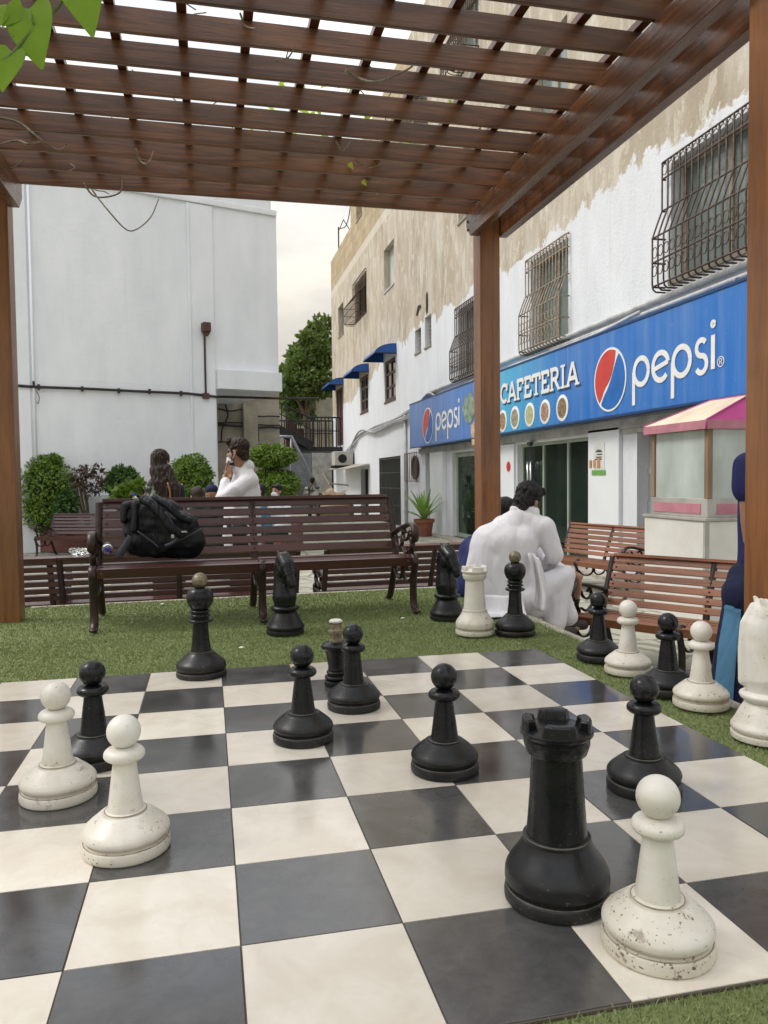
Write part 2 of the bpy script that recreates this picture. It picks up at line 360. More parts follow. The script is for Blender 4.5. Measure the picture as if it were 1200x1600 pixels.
o = bd.build('chess_board', [W_, K_, GR], bevel=.0009); tag(o, 'large glossy cream and charcoal tiled chess board set into artificial grass', 'chess board')
BZ = .009
# ================================================================ CHESS PIECES
def piece_mat(name, white):
    m, N, Lk, b = newmat(name); vec = coords(N, Lk); oi = N.new('ShaderNodeObjectInfo')
    ad = N.new('ShaderNodeVectorMath'); ad.operation = 'ADD'; cb = N.new('ShaderNodeCombineXYZ'); Lk(mathn(N, Lk, 'MULTIPLY', oi.outputs['Random'], 31), cb.inputs[0]); Lk(vec, ad.inputs[0]); Lk(cb.outputs[0], ad.inputs[1]); v = ad.outputs[0]
    ge = N.new('ShaderNodeNewGeometry'); sx = N.new('ShaderNodeSeparateXYZ'); Lk(vec, sx.inputs[0])
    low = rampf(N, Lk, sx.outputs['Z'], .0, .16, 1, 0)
    big = noisef(N, Lk, v, 7, 7, .65, .5); mid = noisef(N, Lk, v, 26, 8, .75, .3)
    vo = N.new('ShaderNodeTexVoronoi'); vo.inputs['Scale'].default_value = 95; vo.inputs['Randomness'].default_value = 1
    wv = N.new('ShaderNodeVectorMath'); wv.operation = 'MULTIPLY_ADD'; n3 = N.new('ShaderNodeTexNoise'); n3.inputs['Scale'].default_value = 40; Lk(v, n3.inputs['Vector']); wv.inputs[1].default_value = (.035, .035, .012); Lk(n3.outputs['Color'], wv.inputs[0]); Lk(v, wv.inputs[2]); Lk(wv.outputs[0], vo.inputs['Vector'])
    thr = mathn(N, Lk, 'MULTIPLY', rampf(N, Lk, mathn(N, Lk, 'ADD', big, mathn(N, Lk, 'MULTIPLY', low, .15)), .40, .80, 0, .34), rampf(N, Lk, mid, .35, .65, .3, 1.3))
    chip = mathn(N, Lk, 'LESS_THAN', vo.outputs['Distance'], thr)
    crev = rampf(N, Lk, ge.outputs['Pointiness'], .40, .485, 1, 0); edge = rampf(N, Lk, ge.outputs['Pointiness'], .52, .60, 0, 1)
    if white:
        c = mixc(N, Lk, rampf(N, Lk, big, .35, .7), (.76, .74, .68), (.62, .58, .48))
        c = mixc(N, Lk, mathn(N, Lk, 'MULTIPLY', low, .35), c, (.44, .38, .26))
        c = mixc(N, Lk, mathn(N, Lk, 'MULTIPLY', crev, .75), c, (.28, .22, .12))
        sm = rampf(N, Lk, mid, .585, .67)
        c = mixc(N, Lk, mathn(N, Lk, 'MULTIPLY', sm, mathn(N, Lk, 'ADD', mathn(N, Lk, 'MULTIPLY', low, .75), .26)), c, (.17, .125, .085))
        c = mixc(N, Lk, mathn(N, Lk, 'MULTIPLY', chip, .85), c, (.10, .075, .05))
        rough = rampf(N, Lk, mid, .3, .75, .25, .55)
    else:
        c = mixc(N, Lk, rampf(N, Lk, big, .35, .7), (.0035, .004, .005), (.009, .0095, .011))
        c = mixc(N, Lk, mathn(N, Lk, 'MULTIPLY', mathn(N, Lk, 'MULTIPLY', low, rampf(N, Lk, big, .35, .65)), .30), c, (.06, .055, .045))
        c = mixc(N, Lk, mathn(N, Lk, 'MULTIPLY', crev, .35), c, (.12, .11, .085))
        c = mixc(N, Lk, mathn(N, Lk, 'MULTIPLY', rampf(N, Lk, mid, .66, .74), .25), c, (.16, .15, .12))
        c = mixc(N, Lk, mathn(N, Lk, 'MULTIPLY', chip, .3), c, (.20, .20, .18))
        rough = rampf(N, Lk, mathn(N, Lk, 'ADD', mathn(N, Lk, 'MULTIPLY', mid, .7), mathn(N, Lk, 'MULTIPLY', low, .25)), .25, .7, .20, .55)
    Lk(c, b.inputs['Base Color']); Lk(rough, b.inputs['Roughness']); b.inputs['Specular IOR Level'].default_value = .5 if white else .36
    bumpn(N, Lk, mathn(N, Lk, 'SUBTRACT', mathn(N, Lk, 'MULTIPLY', mid, .35), chip), b, .22, .002)
    return m
CW, CK = piece_mat('worn_white_plastic', 1), piece_mat('worn_black_plastic', 0)
DUST = mat('dusty_rim', (.13, .125, .10), .75, var=.5, vs=40); DUSTW = mat('grimy_rim', (.40, .34, .24), .7, var=.5, vs=40)
def brass_mat():
    m, N, Lk, b = newmat('worn_brass_paint'); v = coords(N, Lk); f = noisef(N, Lk, v, 45, 7, .7)
    c = mixc(N, Lk, rampf(N, Lk, f, .4, .6), (.28, .23, .13), (.10, .10, .085)); c = mixc(N, Lk, rampf(N, Lk, f, .62, .7), c, (.45, .43, .35))
    Lk(c, b.inputs['Base Color']); b.inputs['Metallic'].default_value = .35; b.inputs['Roughness'].default_value = .4; return m
BR = brass_mat()
def sm(prof, n=5):
    """smooth a profile: list of (r,z,sharp)"""
    seg = []; cur = []
    for p in prof:
        cur.append(p[:2])
        if len(p) > 2 and len(cur) > 1: seg.append(cur); cur = [p[:2]]
    if len(cur) > 1: seg.append(cur)
    outp = []
    for s in seg:
        if len(s) == 2: q = [V((s[0][0], 0, s[0][1])), V((s[1][0], 0, s[1][1]))]
        else: q = curve([(r, 0, z) for r, z in s], n)
        if outp: q = q[1:]
        outp += [(max(v.x, 0), v.z) for v in q]
    return outp
def foot(R, zp, zg, zs, rf, zf, k=1.0):   # plinth, groove, shoulder, up to flange of radius rf at zf
    a = [(0, 0, 1), (R-.004, 0, 1), (R, .004), (R+.001, zp*.5), (R-.001, zp-.003, 1), (R-.005, zp, 1), (R-.012, zp+.002, 1), (R-.012, zg, 1)]
    b = [(R-.006, zg+.003), (R-.001, zg+.009), (R-.0005, zs)]
    for t in (.86, .72, .58, .42, .26, .12):     # t runs from shoulder (1) up to flange (0)
        e = 3*t*t-2*t**3; sE = (t**.72)*(1-k)+e*k
        b.append((rf+(R-rf)*sE, zs+(zf-zs)*(1-t)*.98+.002))
    b += [(rf+.0015, zf-.005), (rf, zf-.002, 1), (rf-.002, zf, 1), (rf-.007, zf+.001, 1)]
    return a, b
def base_part(R, zp, zg, zs, rf, zf, M, D, par, k=1.0):
    a, b = foot(R, zp, zg, zs, rf, zf, k); q = MB(); q.lathe(sm(a, 4), 72); q.build('plinth', M, par, True, autos=50)
    q = MB(); pr = [(0, zg, 1), (R-.012, zg, 1)] + b + [(0, zf+.001)]; q.lathe(sm(pr, 6), 72); q.build('base', M, par, True, autos=50)
    q = MB(); q.tube([(rf*cos(i*pi/24)-.0*rf, rf*sin(i*pi/24), zf-.002) for i in range(48)], .0016, 6, closed=True)
    q.tube([((R-.0035)*cos(i*pi/30), (R-.0035)*sin(i*pi/30), zp-.0005) for i in range(60)], .0014, 6, closed=True); q.build('dusty_edge', D, par, True)
def torus(q, R, r, z, n=48, squash=1.0):
    pr = [(R+r*cos(a*pi/6), z+r*squash*sin(a*pi/6)) for a in range(-6, 7)]; q.lathe([(R-r*.6, z)] + pr[1:-1] + [(R-r*.6, z)], n)
def pawn(M, D):
    t = thing('chess_pawn', '-', 'chess pawn')
    base_part(.106, .031, .036, .054, .050, .102, M, D, t, .25)
    q = MB(); q.lathe(sm([(0, .09, 1), (.044, .09), (.0435, .102), (.039, .135), (.034, .175), (.030, .205), (.028, .224), (.028, .238, 1), (0, .238)], 6), 56)
    q.lathe(sm([(0, .226, 1), (.026, .226), (.041, .2275), (.0485, .234), (.0500, .241), (.0475, .249), (.039, .256), (.024, .259, 1), (0, .259)], 6), 56); q.build('stem', M, t, True, autos=50)
    q = MB(); q.sphere((0, 0, .297), (.0415, .0415, .0415), 40, 28); q.build('head', M, t, True); return t
def queen(M, D):
    t = thing('chess_queen', '-', 'chess queen'); base_part(.116, .026, .031, .052, .054, .118, M, D, t, .7)
    q = MB(); q.lathe(sm([(0, .10, 1), (.048, .10), (.047, .118), (.041, .16), (.037, .21), (.035, .255), (.036, .262, 1), (0, .262)], 6), 56); q.build('stem', M, t, True, autos=50)
    q = MB()
    torus(q, .043, .015, .262, squash=.6); torus(q, .037, .011, .286, squash=.75); torus(q, .036, .011, .306, squash=.75)
    q.lathe([(0, .26), (.036, .26), (.036, .325), (0, .325)], 40); q.build('collar', M, t, True, autos=60)
    q = MB(); q.lathe(sm([(0, .31, 1), (.036, .314), (.052, .332), (.062, .360), (.060, .388), (.046, .410), (.020, .421), (0, .422)], 7), 56); q.build('crown', M, t, True)
    q = MB(); q.sphere((0, 0, .450), .036, 36, 24); q.build('finial', BR, t, True); return t
def rook(M, D):
    t = thing('chess_rook', '-', 'chess rook'); base_part(.113, .030, .035, .055, .072, .143, M, D, t)
    q = MB(); q.lathe(sm([(0, .12, 1), (.066, .12), (.0655, .143), (.061, .20), (.057, .26), (.054, .318), (.056, .326, 1), (0, .326)], 6), 56); q.build('stem', M, t, True, autos=50)
    q = MB(); q.lathe(sm([(0, .318, 1), (.056, .320), (.066, .330), (.071, .345, 1), (.071, .352, 1), (.067, .356, 1), (.073, .360), (.078, .366, 1), (.078, .372, 1), (.068, .378, 1), (0, .379)], 5), 56)
    q.build('cup', M, t, True, autos=40)
    q = MB()
    for k in range(4):
        a0 = k*pi/2+pi/4
        out_, inn, top = [], [], []
        n = 8; sp = .55
        for i in range(n+1):
            a = a0-sp+2*sp*i/n; out_.append((.0765*cos(a), .0765*sin(a))); inn.append((.045*cos(a), .045*sin(a)))
        vs = []; m2 = len(out_)
        for (x, y), (xi, yi), i in zip(out_, inn, range(m2)):
            a = a0-sp*.86+2*sp*.86*i/n
            vs += [(x, y, .368), (.0735*cos(a), .0735*sin(a), .399), (.052*cos(a), .052*sin(a), .399), (xi, yi, .368)]
        fs = [tuple(4*i+c for c in (0, 4, 5, 1)) for i in range(0)]
        for i in range(n):
            b0, b1 = 4*i, 4*(i+1)
            fs += [(b0, b1, b1+1, b0+1), (b0+1, b1+1, b1+2, b0+2), (b0+2, b1+2, b1+3, b0+3)]
        fs += [(0, 1, 2, 3), (4*n+3, 4*n+2, 4*n+1, 4*n)]; q.add(vs, fs)
    q.build('battlement', M, t, True, bevel=.004, autos=40); return t
def knight(M, D):
    t = thing('chess_knight', '-', 'chess knight'); R = .113; q = MB()
    q.lathe(sm([(0, 0, 1), (R-.003, 0, 1), (R, .003), (R, .018, 1), (R-.008, .023, 1), (R-.003, .028), (R, .042), (R-.012, .062), (.086, .092), (.071, .118), (.066, .126, 1), (.082, .140, 1), (.086, .150, 1), (.084, .156, 1), (.070, .164, 1), (0, .168)], 6), 64); q.build('base', M, t, True, autos=42)
    b = MB()   # faces +X
    b.cap((-.002, 0, .175), (-.006, 0, .215), .066, .074); b.cap((-.006, 0, .215), (-.020, 0, .30), .074, .060)
    b.cap((-.020, 0, .30), (-.022, 0, .39), .060, .056); b.cap((-.022, 0, .39), (-.008, 0, .435), .056, .050); b.cap((.025, 0, .335), (-.01, 0, .27), .030, .048)
    b.cap((-.004, 0, .438), (.050, 0, .405), .049, .046); b.cap((.050, 0, .405), (.108, 0, .325), .044, .028); b.cap((.108, 0, .325), (.118, 0, .300), .029, .024); b.cap((.02, 0, .385), (.080, 0, .330), .046, .026)
    for s in (-1, 1):
        b.cap((-.020, s*.026, .470), (-.030, s*.028, .488), .013, .007); b.sphere((.060, s*.036, .408), (.014, .009, .009)); b.sphere((.116, s*.017, .308), (.010, .009, .010)); b.sphere((.022, s*.034, .378), (.040, .024, .040))
    b.cap((-.045, 0, .462), (-.076, 0, .40), .013, .014); b.cap((-.076, 0, .40), (-.080, 0, .31), .014, .016); b.cap((-.080, 0, .31), (-.076, 0, .20), .016, .018)
    fuse(b, 'horse_head', M, t, .0045, 4, world=False)
    q = MB()
    for s in (-1, 1): q.tube([(.092, s*.037, .345), (.06, s*.046, .385), (.02, s*.054, .42), (-.02, s*.052, .44)], .003, 6)
    q.tube([(.092+.024*cos(a*pi/8), .039*sin(a*pi/8), .345+.022*cos(a*pi/8)) for a in range(16)], .003, 6, closed=True); q.build('bridle', M, t, True); return t
def king_top(M, D):
    t = thing('chess_king', '-', 'chess king'); q = MB()
    q.lathe([(0, 0), (.050, 0), (.054, .006), (.054, .022), (.044, .03), (0, .03)], 40); torus(q, .040, .013, .040, squash=.7); torus(q, .034, .011, .062, squash=.7); q.lathe([(0, .05), (.035, .05), (.035, .075), (0, .075)], 32); q.build('collar', M, t, True, autos=45)
    q = MB(); q.lathe(sm([(0, .066, 1), (.034, .068), (.037, .09), (.045, .14), (.052, .164), (.064, .170, 1), (.066, .176, 1), (.065, .184, 1), (.050, .195, 1), (0, .20)], 5), 48); q.build('crown', M, t, True, autos=45)
    q = MB(); q.lathe(sm([(0, .19, 1), (.030, .195), (.026, .215), (.030, .235, 1), (.036, .238, 1), (.036, .248, 1), (.028, .254), (.026, .275, 1), (.031, .283, 1), (0, .284)], 3), 7); q.build('broken_cross', BR, t, autos=30)
    q = MB(); q.lathe([(0, .2842), (.029, .2842), (.031, .292), (.024, .296), (0, .293)], 7); q.build('chipped_top', CW, t); return t
PROTO = {}
def put(kind, white, u, v, rz, label, tilt=0, z=0, grp=None):
    key = (kind, white)
    t = PROTO.get(key)
    if t is None: t = PROTO[key] = {'p': pawn, 'q': queen, 'r': rook, 'n': knight, 'k': king_top}[kind](CW if white else CK, DUSTW if white else DUST)
    else: t = copy_tree(t)
    p = gz(u, v, z); t.location = (p.x, p.y, z); t.rotation_euler = (0, 0, rz)
    t['label'] = label; t['group'] = 'giant chess pieces'; return t
put('p', 1, 1027, 1478, .3, 'worn white pawn at the front right beside the black rook', z=BZ)
put('p', 1, 198, 1325, 1.3, 'worn white pawn nearest the camera on the left of the board', z=BZ)
put('p', 1, 92, 1244, 2.6, 'white pawn on the left, in front of a black pawn at the board edge', z=BZ)
put('p', 1, 981, 1050, 4.1, 'white pawn on the grass strip between two black pawns', z=.012)
put('p', 1, 1095, 1102, 5.2, 'white pawn on the grass strip next to the big white knight', z=.012)
put('p', 0, 148, 1192, .4, 'black pawn standing directly behind two white pawns on the left', z=BZ)
put('p', 0, 474, 1155, 1.9, 'black pawn in the board middle, left of the pawn with a broken king behind', z=BZ)
put('p', 0, 553, 1105, 3.3, 'black pawn standing in front of the broken black king', z=BZ)
put('p', 0, 695, 1203, 4.4, 'black pawn alone on a white tile left of the black rook', z=BZ)
put('p', 0, 1006, 1232, 5.5, 'black pawn on the board right behind the front white pawn', z=BZ)
put('p', 0, 935, 1030, 2.2, 'black pawn on the grass strip, farthest in the edge row near the bench', z=.012)
put('p', 0, 1043, 1082, 2.9, 'black pawn on the grass strip between two white pawns', z=.012)
put('q', 0, 315, 1055, 0, 'black queen with worn ball on top alone on the far board row', z=BZ)
put('q', 0, 805, 990, 2, 'black queen with brass ball on the grass beside the white rook', z=.012)
put('r', 0, 870, 1402, .45, 'tall black rook on the board in the front right', z=BZ)
put('r', 1, 742, 990, .75, 'white rook standing on the grass between black knight and black queen', z=.012)
put('n', 0, 446, 988, -1.30, 'black knight on the grass in front of the large bench', z=.012)
put('n', 0, 699, 966, -1.30, 'black knight on the grass beside the white rook', z=.012)
put('n', 1, 1196, 1152, -.30, 'white knight cut by the right edge of the photo', z=.012)
put('k', 0, 526, 1071, .5, 'broken black king top standing on a tile behind a pawn', z=BZ)
# ================================================================ PERGOLA
WC1, WC2 = (.185, .070, .022), (.060, .022, .008)
WX = woodmat('pergola_wood_across', WC1, WC2, 0, .34, .22); WY = woodmat('pergola_wood_along', WC1, WC2, 1, .30, .35); WZ = woodmat('pergola_wood_post', (.27, .108, .033), (.145, .052, .016), 2, .42, .3, ring=.6)
WD = woodmat('pergola_wood_joist', (.11, .026, .008), (.04, .010, .004), 1, .4, .2)
ZB = 2.90
pg = thing('pergola', 'varnished brown timber pergola with slatted roof over the chess board', 'pergola', (0, 0, 0))
PXR, PXL, PYF, PYN = 2.94, -.44, 4.31, 1.235
for x, y in ((PXL, PYF), (PXR, PYF), (PXR, PYN-.0), (PXL, PYN)):
    q = MB(); q.box(x, x+.155, y, y+.155, .0, ZB-.01); q.build('post', WZ, pg, bevel=.006)
def beam(x0, x1, y1, y0=-1.9, side=1):
    q = MB(); yt = y1
    q.prism([(y0, ZB-.185), (y1-.085, ZB-.185), (y1, ZB-.10), (y1+.005, ZB), (y0, ZB)], lambda a, b, d: (x0+d*(x1-x0), a, b), 1); q.build('beam', WY, pg, bevel=.004, recalc=True)
yb = fx(730, 368, PXR-.06).y
beam(PXR-.068, PXR-.003, yb); beam(PXR+.158, PXR+.223, PYF+.12)
beam(PXL+.158, PXL+.223, yb); beam(PXL-.068, PXL-.003, yb)
SY = [4.41-.278*k for k in range(22)]
for k, y in enumerate(SY):
    dx = random.uniform(-.01, .01); q = MB(); q.box(-1.6, PXR+.30, y, y+.024, ZB+.001+random.uniform(0, .003), ZB+.113); q.build('rafter', WX, pg, bevel=.003)
for k in range(-4, 12):
    x = -.03+.299*k+random.uniform(-.006, .006)
    if x > PXR+.3: break
    q = MB(); q.box(x-.022, x+.022, SY[-1]-.1, SY[0]+.055, ZB+.115, ZB+.152); q.build('batten', WD, pg, bevel=.002)
q = MB()
for x in (PXR-.07,): 
    for z in (ZB-.07, ZB-.13): q.tube([(x-.004, PYF+.075, z), (x+.01, PYF+.075, z)], .009, 10)
q.build('bolt', mat('dark_steel', (.05, .045, .04), .4, .8), pg)
# bracket bolts ---- climbing vine
VS = mat('vine_stem', (.26, .21, .14), .7, var=.5, vs=30, bump=.5); 
def leafmat(name, a, b_, tr=.35, rough=.4):
    if name in _M: return _M[name]
    m, N, Lk, b = newmat(name); gi = N.new('ShaderNodeNewGeometry'); f = rampf(N, Lk, noisef(N, Lk, coords(N, Lk), 22, 5, .6, 1.0), .3, .7)
    c = mixc(N, Lk, mathn(N, Lk, 'ADD', mathn(N, Lk, 'MULTIPLY', gi.outputs['Random Per Island'], .6), mathn(N, Lk, 'MULTIPLY', f, .4)), a, b_)
    Lk(c, b.inputs['Base Color']); b.inputs['Roughness'].default_value = rough
    tb_ = N.new('ShaderNodeBsdfTranslucent'); Lk(mixc(N, Lk, .5, c, (a[0]*1.5, a[1]*1.5, a[2])), tb_.inputs[0]); ms = N.new('ShaderNodeMixShader'); ms.inputs[0].default_value = tr
    Lk(b.outputs[0], ms.inputs[1]); Lk(tb_.outputs[0], ms.inputs[2]); Lk(ms.outputs[0], N['Material Output'].inputs[0]); _M[name] = m; return m
LV = leafmat('vine_leaf', (.42, .58, .05), (.24, .40, .04), .5, .5)
def heart(q, c, d, nrm, L, W):
    """heart-shaped leaf: c stalk point, d direction to the tip"""
    d = V(d).normalized(); nrm = V(nrm).normalized(); s = d.cross(nrm).normalized(); nrm = s.cross(d)
    out_ = [(-.10, .12), (-.16, .28), (-.10, .42), (.05, .50), (.25, .50), (.48, .40), (.72, .22), (.90, .08), (1.02, 0)]
    vs = [V((0, 0, 0))]; mid = [0, .06, .12, .2, .3, .45, .65, .85, 1.02]
    P = lambda a, b: V(c)+d*(a*L)+s*(b*W)+nrm*(.10*L*(abs(b)*1.3)-.13*L*a*a)
    spine = [P(a, 0) for a in (0, .1, .2, .3, .45, .65, .85, 1.02)]; k = len(spine)
    vsl = spine + [P(a, b) for a, b in out_[:-1]] + [P(a, -b) for a, b in out_[:-1]]
    fs = []
    for o_, fl in ((k, 0), (k+8, 1)):
        si = [0, 0, 1, 1, 2, 3, 5, 6, 7]
        for i in range(8):
            a1 = o_+i; a2 = o_+i+1 if i < 7 else 7; s1, s2 = si[i], si[i+1]
            f = [x for j, x in enumerate([s1, a1, a2, s2])]
            g_ = []
            for x in f:
                if x not in g_: g_.append(x)
            if len(g_) > 2: fs.append(tuple(g_[::-1] if fl else g_))
    q.add(vsl, fs)
vn = thing('climbing_vine', 'fresh green heart-leaved vine hanging into the top left corner', 'vine', tuple(pd(40, 60, 1.5)))
q = MB(); D = 1.5
st_ = curve([pd(120, -60, D), pd(96, 4, D), pd(75, 25, D), pd(52, 45, D), pd(30, 72, D), pd(8, 92, D), pd(-25, 100, D)], 6); q.tube(st_, .0032, 8)
q.tube(curve([pd(22, 58, D), pd(24, 48, D+.01), pd(18, 40, D)], 4), .0016, 6); q.tube(curve([pd(55, 42, D), pd(50, 32, D-.01), pd(48, 18, D)], 4), .0016, 6)
q.tube(curve([pd(96, 4, D), pd(103, -8, D), pd(120, -22, D)], 4), .0016, 6); q.build('stem', mat('green_stem', (.13, .2, .05), .5, var=.4, vs=60), vn, True, world=True)
fw = -FWD
for i, (a, b_, L_, W_2, n_) in enumerate((((46, 17), (60, 107), .105, .105, fw+UP*.15-RIGHT*.2), ((120, -25), (146, 56), .10, .085, fw+RIGHT*.35), ((18, 82), (-2, 142), .078, .07, fw+UP*.3), ((34, 12), (0, 40), .05, .04, fw-UP*.3), ((-6, 10), (-30, 60), .08, .07, fw), ((60, -40), (20, -5), .07, .06, fw+UP*.4))):
    q = MB(); A = pd(*a, D); B = pd(*b_, D-.01); heart(q, A, B-A, n_, (B-A).length*.97, W_2); o = q.build('leaf', LV, vn, True, world=True)
    sd_ = o.modifiers.new('th', 'SOLIDIFY'); sd_.thickness = .0006; ss = o.modifiers.new('ss', 'SUBSURF'); ss.levels = ss.render_levels = 2
# dry vine runners among the slats
vd = thing('vine_runner', 'dry brown vine stems looping below the pergola slats', 'vine', tuple(pd(180, 320, 5.2)))
q = MB()
for pts, r, D in (([(135, 282), (150, 305), (170, 330), (195, 357), (212, 359), (235, 340), (248, 311)], .006, 5.35), ([(130, 285), (145, 305), (165, 308), (188, 300), (190, 280), (178, 258)], .007, 5.2), ([(-5, 183), (30, 192), (60, 215), (85, 232), (100, 232), (104, 224)], .007, 4.2), ([(-5, 228), (25, 220), (45, 225), (62, 222)], .007, 4.4), ([(-5, 262), (20, 262), (38, 250)], .006, 4.8), ([(212, 232), (220, 252), (232, 255), (240, 236)], .007, 4.5), ([(102, 252), (110, 256), (117, 262), (108, 267)], .004, 4.5), ([(135, 282), (148, 296), (162, 299), (170, 303)], .005, 5.3),
    ([(540, 110), (560, 122), (590, 128), (630, 112), (645, 103)], .007, 3.4), ([(525, 220), (535, 236), (548, 222)], .006, 4.6), ([(555, 250), (575, 262), (598, 256)], .004, 4.8), ([(570, 284), (590, 284), (598, 281)], .004, 5.0), ([(375, 20), (383, 40), (400, 45)], .004, 2.8), ([(430, 95), (450, 90), (462, 70)], .004, 3.0)):
    q = MB(); q.tube(curve([pd(u, v, D+.03*sin(i*2.3)) for i, (u, v) in enumerate(pts)], 6), [r*(1-.4*i/(6*(len(pts)-1))) for i in range(6*(len(pts)-1)+1)], 7); q.build('stem', VS, vd, True, world=True)
for _ in range(34):
    x = random.uniform(-.2, 2.3); y = random.uniform(1.6, 4.5); z = ZB+.2; a = random.uniform(0, 6.28); p0 = V((x, y, z)); pts = [p0]
    for i in range(5): a += random.uniform(-.6, .6); pts.append(pts[-1]+V((cos(a)*.12, sin(a)*.12, random.uniform(-.03, .04))))
    q = MB(); q.tube(curve(pts, 4), .003, 5); q.build('stem', VS, vd, True, world=True)
q = MB()
for _ in range(130):
    c = V((random.uniform(1.0, 2.5), random.uniform(3.0, 4.5), ZB+.2+random.uniform(-.0, .12))); d = V((random.uniform(-1, 1), random.uniform(-1, 1), random.uniform(-.8, .2))); heart(q, c, d, (random.uniform(-.5, .5), random.uniform(-.5, .5), 1), random.uniform(.04, .08), random.uniform(.035, .06))
for u, v, D in ((567, 283, 5.3), (560, 287, 5.35), (586, 296, 5.4), (546, 256, 5.0)):
    heart(q, pd(u, v, D), (random.uniform(-1, 1), 0, -1), fw+UP*.2, .04, .034)
q.build('leaves', LV, vd, True, world=True)

# ================================================================ BENCHES
SL1 = woodmat('maroon_slat', (.095, .032, .026), (.045, .014, .012), 0, .34, .35, ring=.3, grain=.5)
SL2 = woodmat('teak_slat', (.30, .115, .048), (.15, .052, .025), 0, .42, .2, ring=.5, grain=.6)
SL3 = woodmat('weathered_slat', (.19, .075, .055), (.11, .045, .034), 0, .5, .1, ring=.3)
IR1 = mat('bronze_brown_iron', (.050, .028, .024), .35, .35, var=.45, vs=25, bump=.25, bs=90)
IR2 = mat('black_brown_iron', (.030, .022, .018), .38, .4, var=.4, vs=25, bump=.3, bs=90)
BOLT = mat('bolt_head', (.10, .06, .045), .4, .5)
def spiral(c, r0, turns, a0, n=20, sgn=1):
    return [(0, c[0]+r0*(1-.8*i/n)*cos(a0+sgn*turns*2*pi*i/n), c[1]+r0*(1-.8*i/n)*sin(a0+sgn*turns*2*pi*i/n)) for i in range(n+1)]
def side_frame(parent, x, iron, arm=True):
    q = MB(); zz = lambda b: b*.88 if b < .44 else .387+(b-.44)*1.02
    T = lambda pts, r=.014, sx=1.7, k=6: q.tube(curve([(x, a, zz(b)) for a, b in pts], k), r, 8, sx=sx, up=(1, 0, 0))
    T([(-.075, .008), (-.045, .022), (-.015, .06), (-.004, .14), (-.010, .25), (-.035, .34), (-.055, .385), (-.045, .425), (-.01, .44), (.03, .425)], .015)       # front leg + scroll
    T([(.61, .008), (.585, .025), (.54, .09), (.50, .18), (.455, .28), (.42, .36), (.415, .42), (.45, .52), (.51, .66), (.565, .79), (.575, .815)], .015)              # rear leg + back post
    q.sphere((x, -.08, .012), (.026, .03, .013), 12, 8); q.sphere((x, .615, .012), (.026, .03, .013), 12, 8)
    T([(-.02, .405), (.1, .385), (.25, .37), (.42, .375)], .013)
    T([(.0, .30), (.06, .24), (.15, .22), (.22, .26), (.22, .33), (.16, .35), (.12, .31)], .009); T([(.44, .29), (.38, .23), (.30, .22), (.25, .27), (.27, .33), (.33, .34)], .009)
    if arm:
        T([(.47, .55), (.40, .575), (.30, .60), (.18, .625), (.06, .645), (-.02, .64), (-.062, .60), (-.055, .555), (-.02, .54), (.005, .565), (-.008, .59)], .0155, 1.75)
        T([(.02, .545), (.0, .50), (.03, .455), (.02, .41)], .012)
        T([(.06, .60), (.10, .55), (.17, .53), (.22, .56), (.20, .60), (.16, .585)], .009); T([(.40, .55), (.37, .49), (.30, .47), (.25, .50), (.27, .545), (.31, .54)], .009); T([(.24, .48), (.15, .44), (.07, .47)], .009)
    q.build('side_frame' if arm else 'middle_frame', iron, parent, True)
def bench(Lx, slat, iron, nmid=1):
    """local: x along, +y towards the back, front faces -y"""
    t = thing('bench', '-', 'bench'); h = Lx/2
    q = MB(); ys = [(-.045, .352, 75), (.0, .376, 12), (.075, .374, 0), (.15, .366, -6), (.225, .360, -6), (.30, .358, -4), (.37, .362, 3)]
    for y, z, a in ys:
        c, s = cos(RD(a)), sin(RD(a)); q.obox((0, y, z), (h, 0, 0), (0, .031*c, -.031*s if a > 40 else .031*s), (0, .011*(s), .011*c) if a > 40 else (0, -.011*s, .011*c))
    xs = [-h+.03, h-.03]+[-h+Lx*(i+1)/(nmid+1) for i in range(nmid)]
    for x in xs:
        for y, z in ((.0, .389), (.075, .386), (.15, .378)): q.sphere((x, y, z), (.009, .009, .004), 10, 6, 1)
        q.sphere((x, -.057, .352), (.009, .004, .009), 10, 6, 1)
    q.build('seat', [slat, BOLT], t, bevel=.003, recalc=True)
    q = MB(); th = math.atan2(.145, .33)
    for k in range(6):
        f = k/5; y = .425+.145*f; z = .432+.318*f; q.obox((0, y, z), (h, 0, 0), (0, .0245*sin(th), .0245*cos(th)), (0, .011*cos(th), -.011*sin(th)))
    q.obox((0, .578, .780), (h, 0, 0), (0, .030*cos(RD(15)), -.030*sin(RD(15))), (0, .011*sin(RD(15)), .011*cos(RD(15))))
    for x in xs:
        for k in range(6):
            f = k/5; y = .425+.145*f-.012*cos(th); z = .432+.318*f+.012*sin(th); q.sphere((x, y, z), (.009, .004, .009), 10, 6, 1)
    q.build('backrest', [slat, BOLT], t, bevel=.003, recalc=True)
    for x in (-h-.022, h+.022): side_frame(t, x, iron)
    for i in range(nmid): side_frame(t, -h+Lx*(i+1)/(nmid+1), iron, False)
    return t
mb_ = bench(2.02, SL1, IR1); L1 = gz(148, 988, .012); L2 = gz(648, 958, .012); ang = math.atan2(L2.y-L1.y, L2.x-L1.x)
mid_ = (L1+L2)/2; mb_.location = (mid_.x+.0, mid_.y+.075, .012); mb_.rotation_euler.z = ang
tag(mb_, 'long maroon slatted bench on the grass carrying the black backpack', 'bench', 'slatted park benches')
BENCH = mb_
def at_bench(src, x, y, rz, label, z=G): t = copy_tree(src); t.location = (x, y, z); t.rotation_euler.z = rz; t['label'] = label; t['group'] = 'slatted park benches'; return t
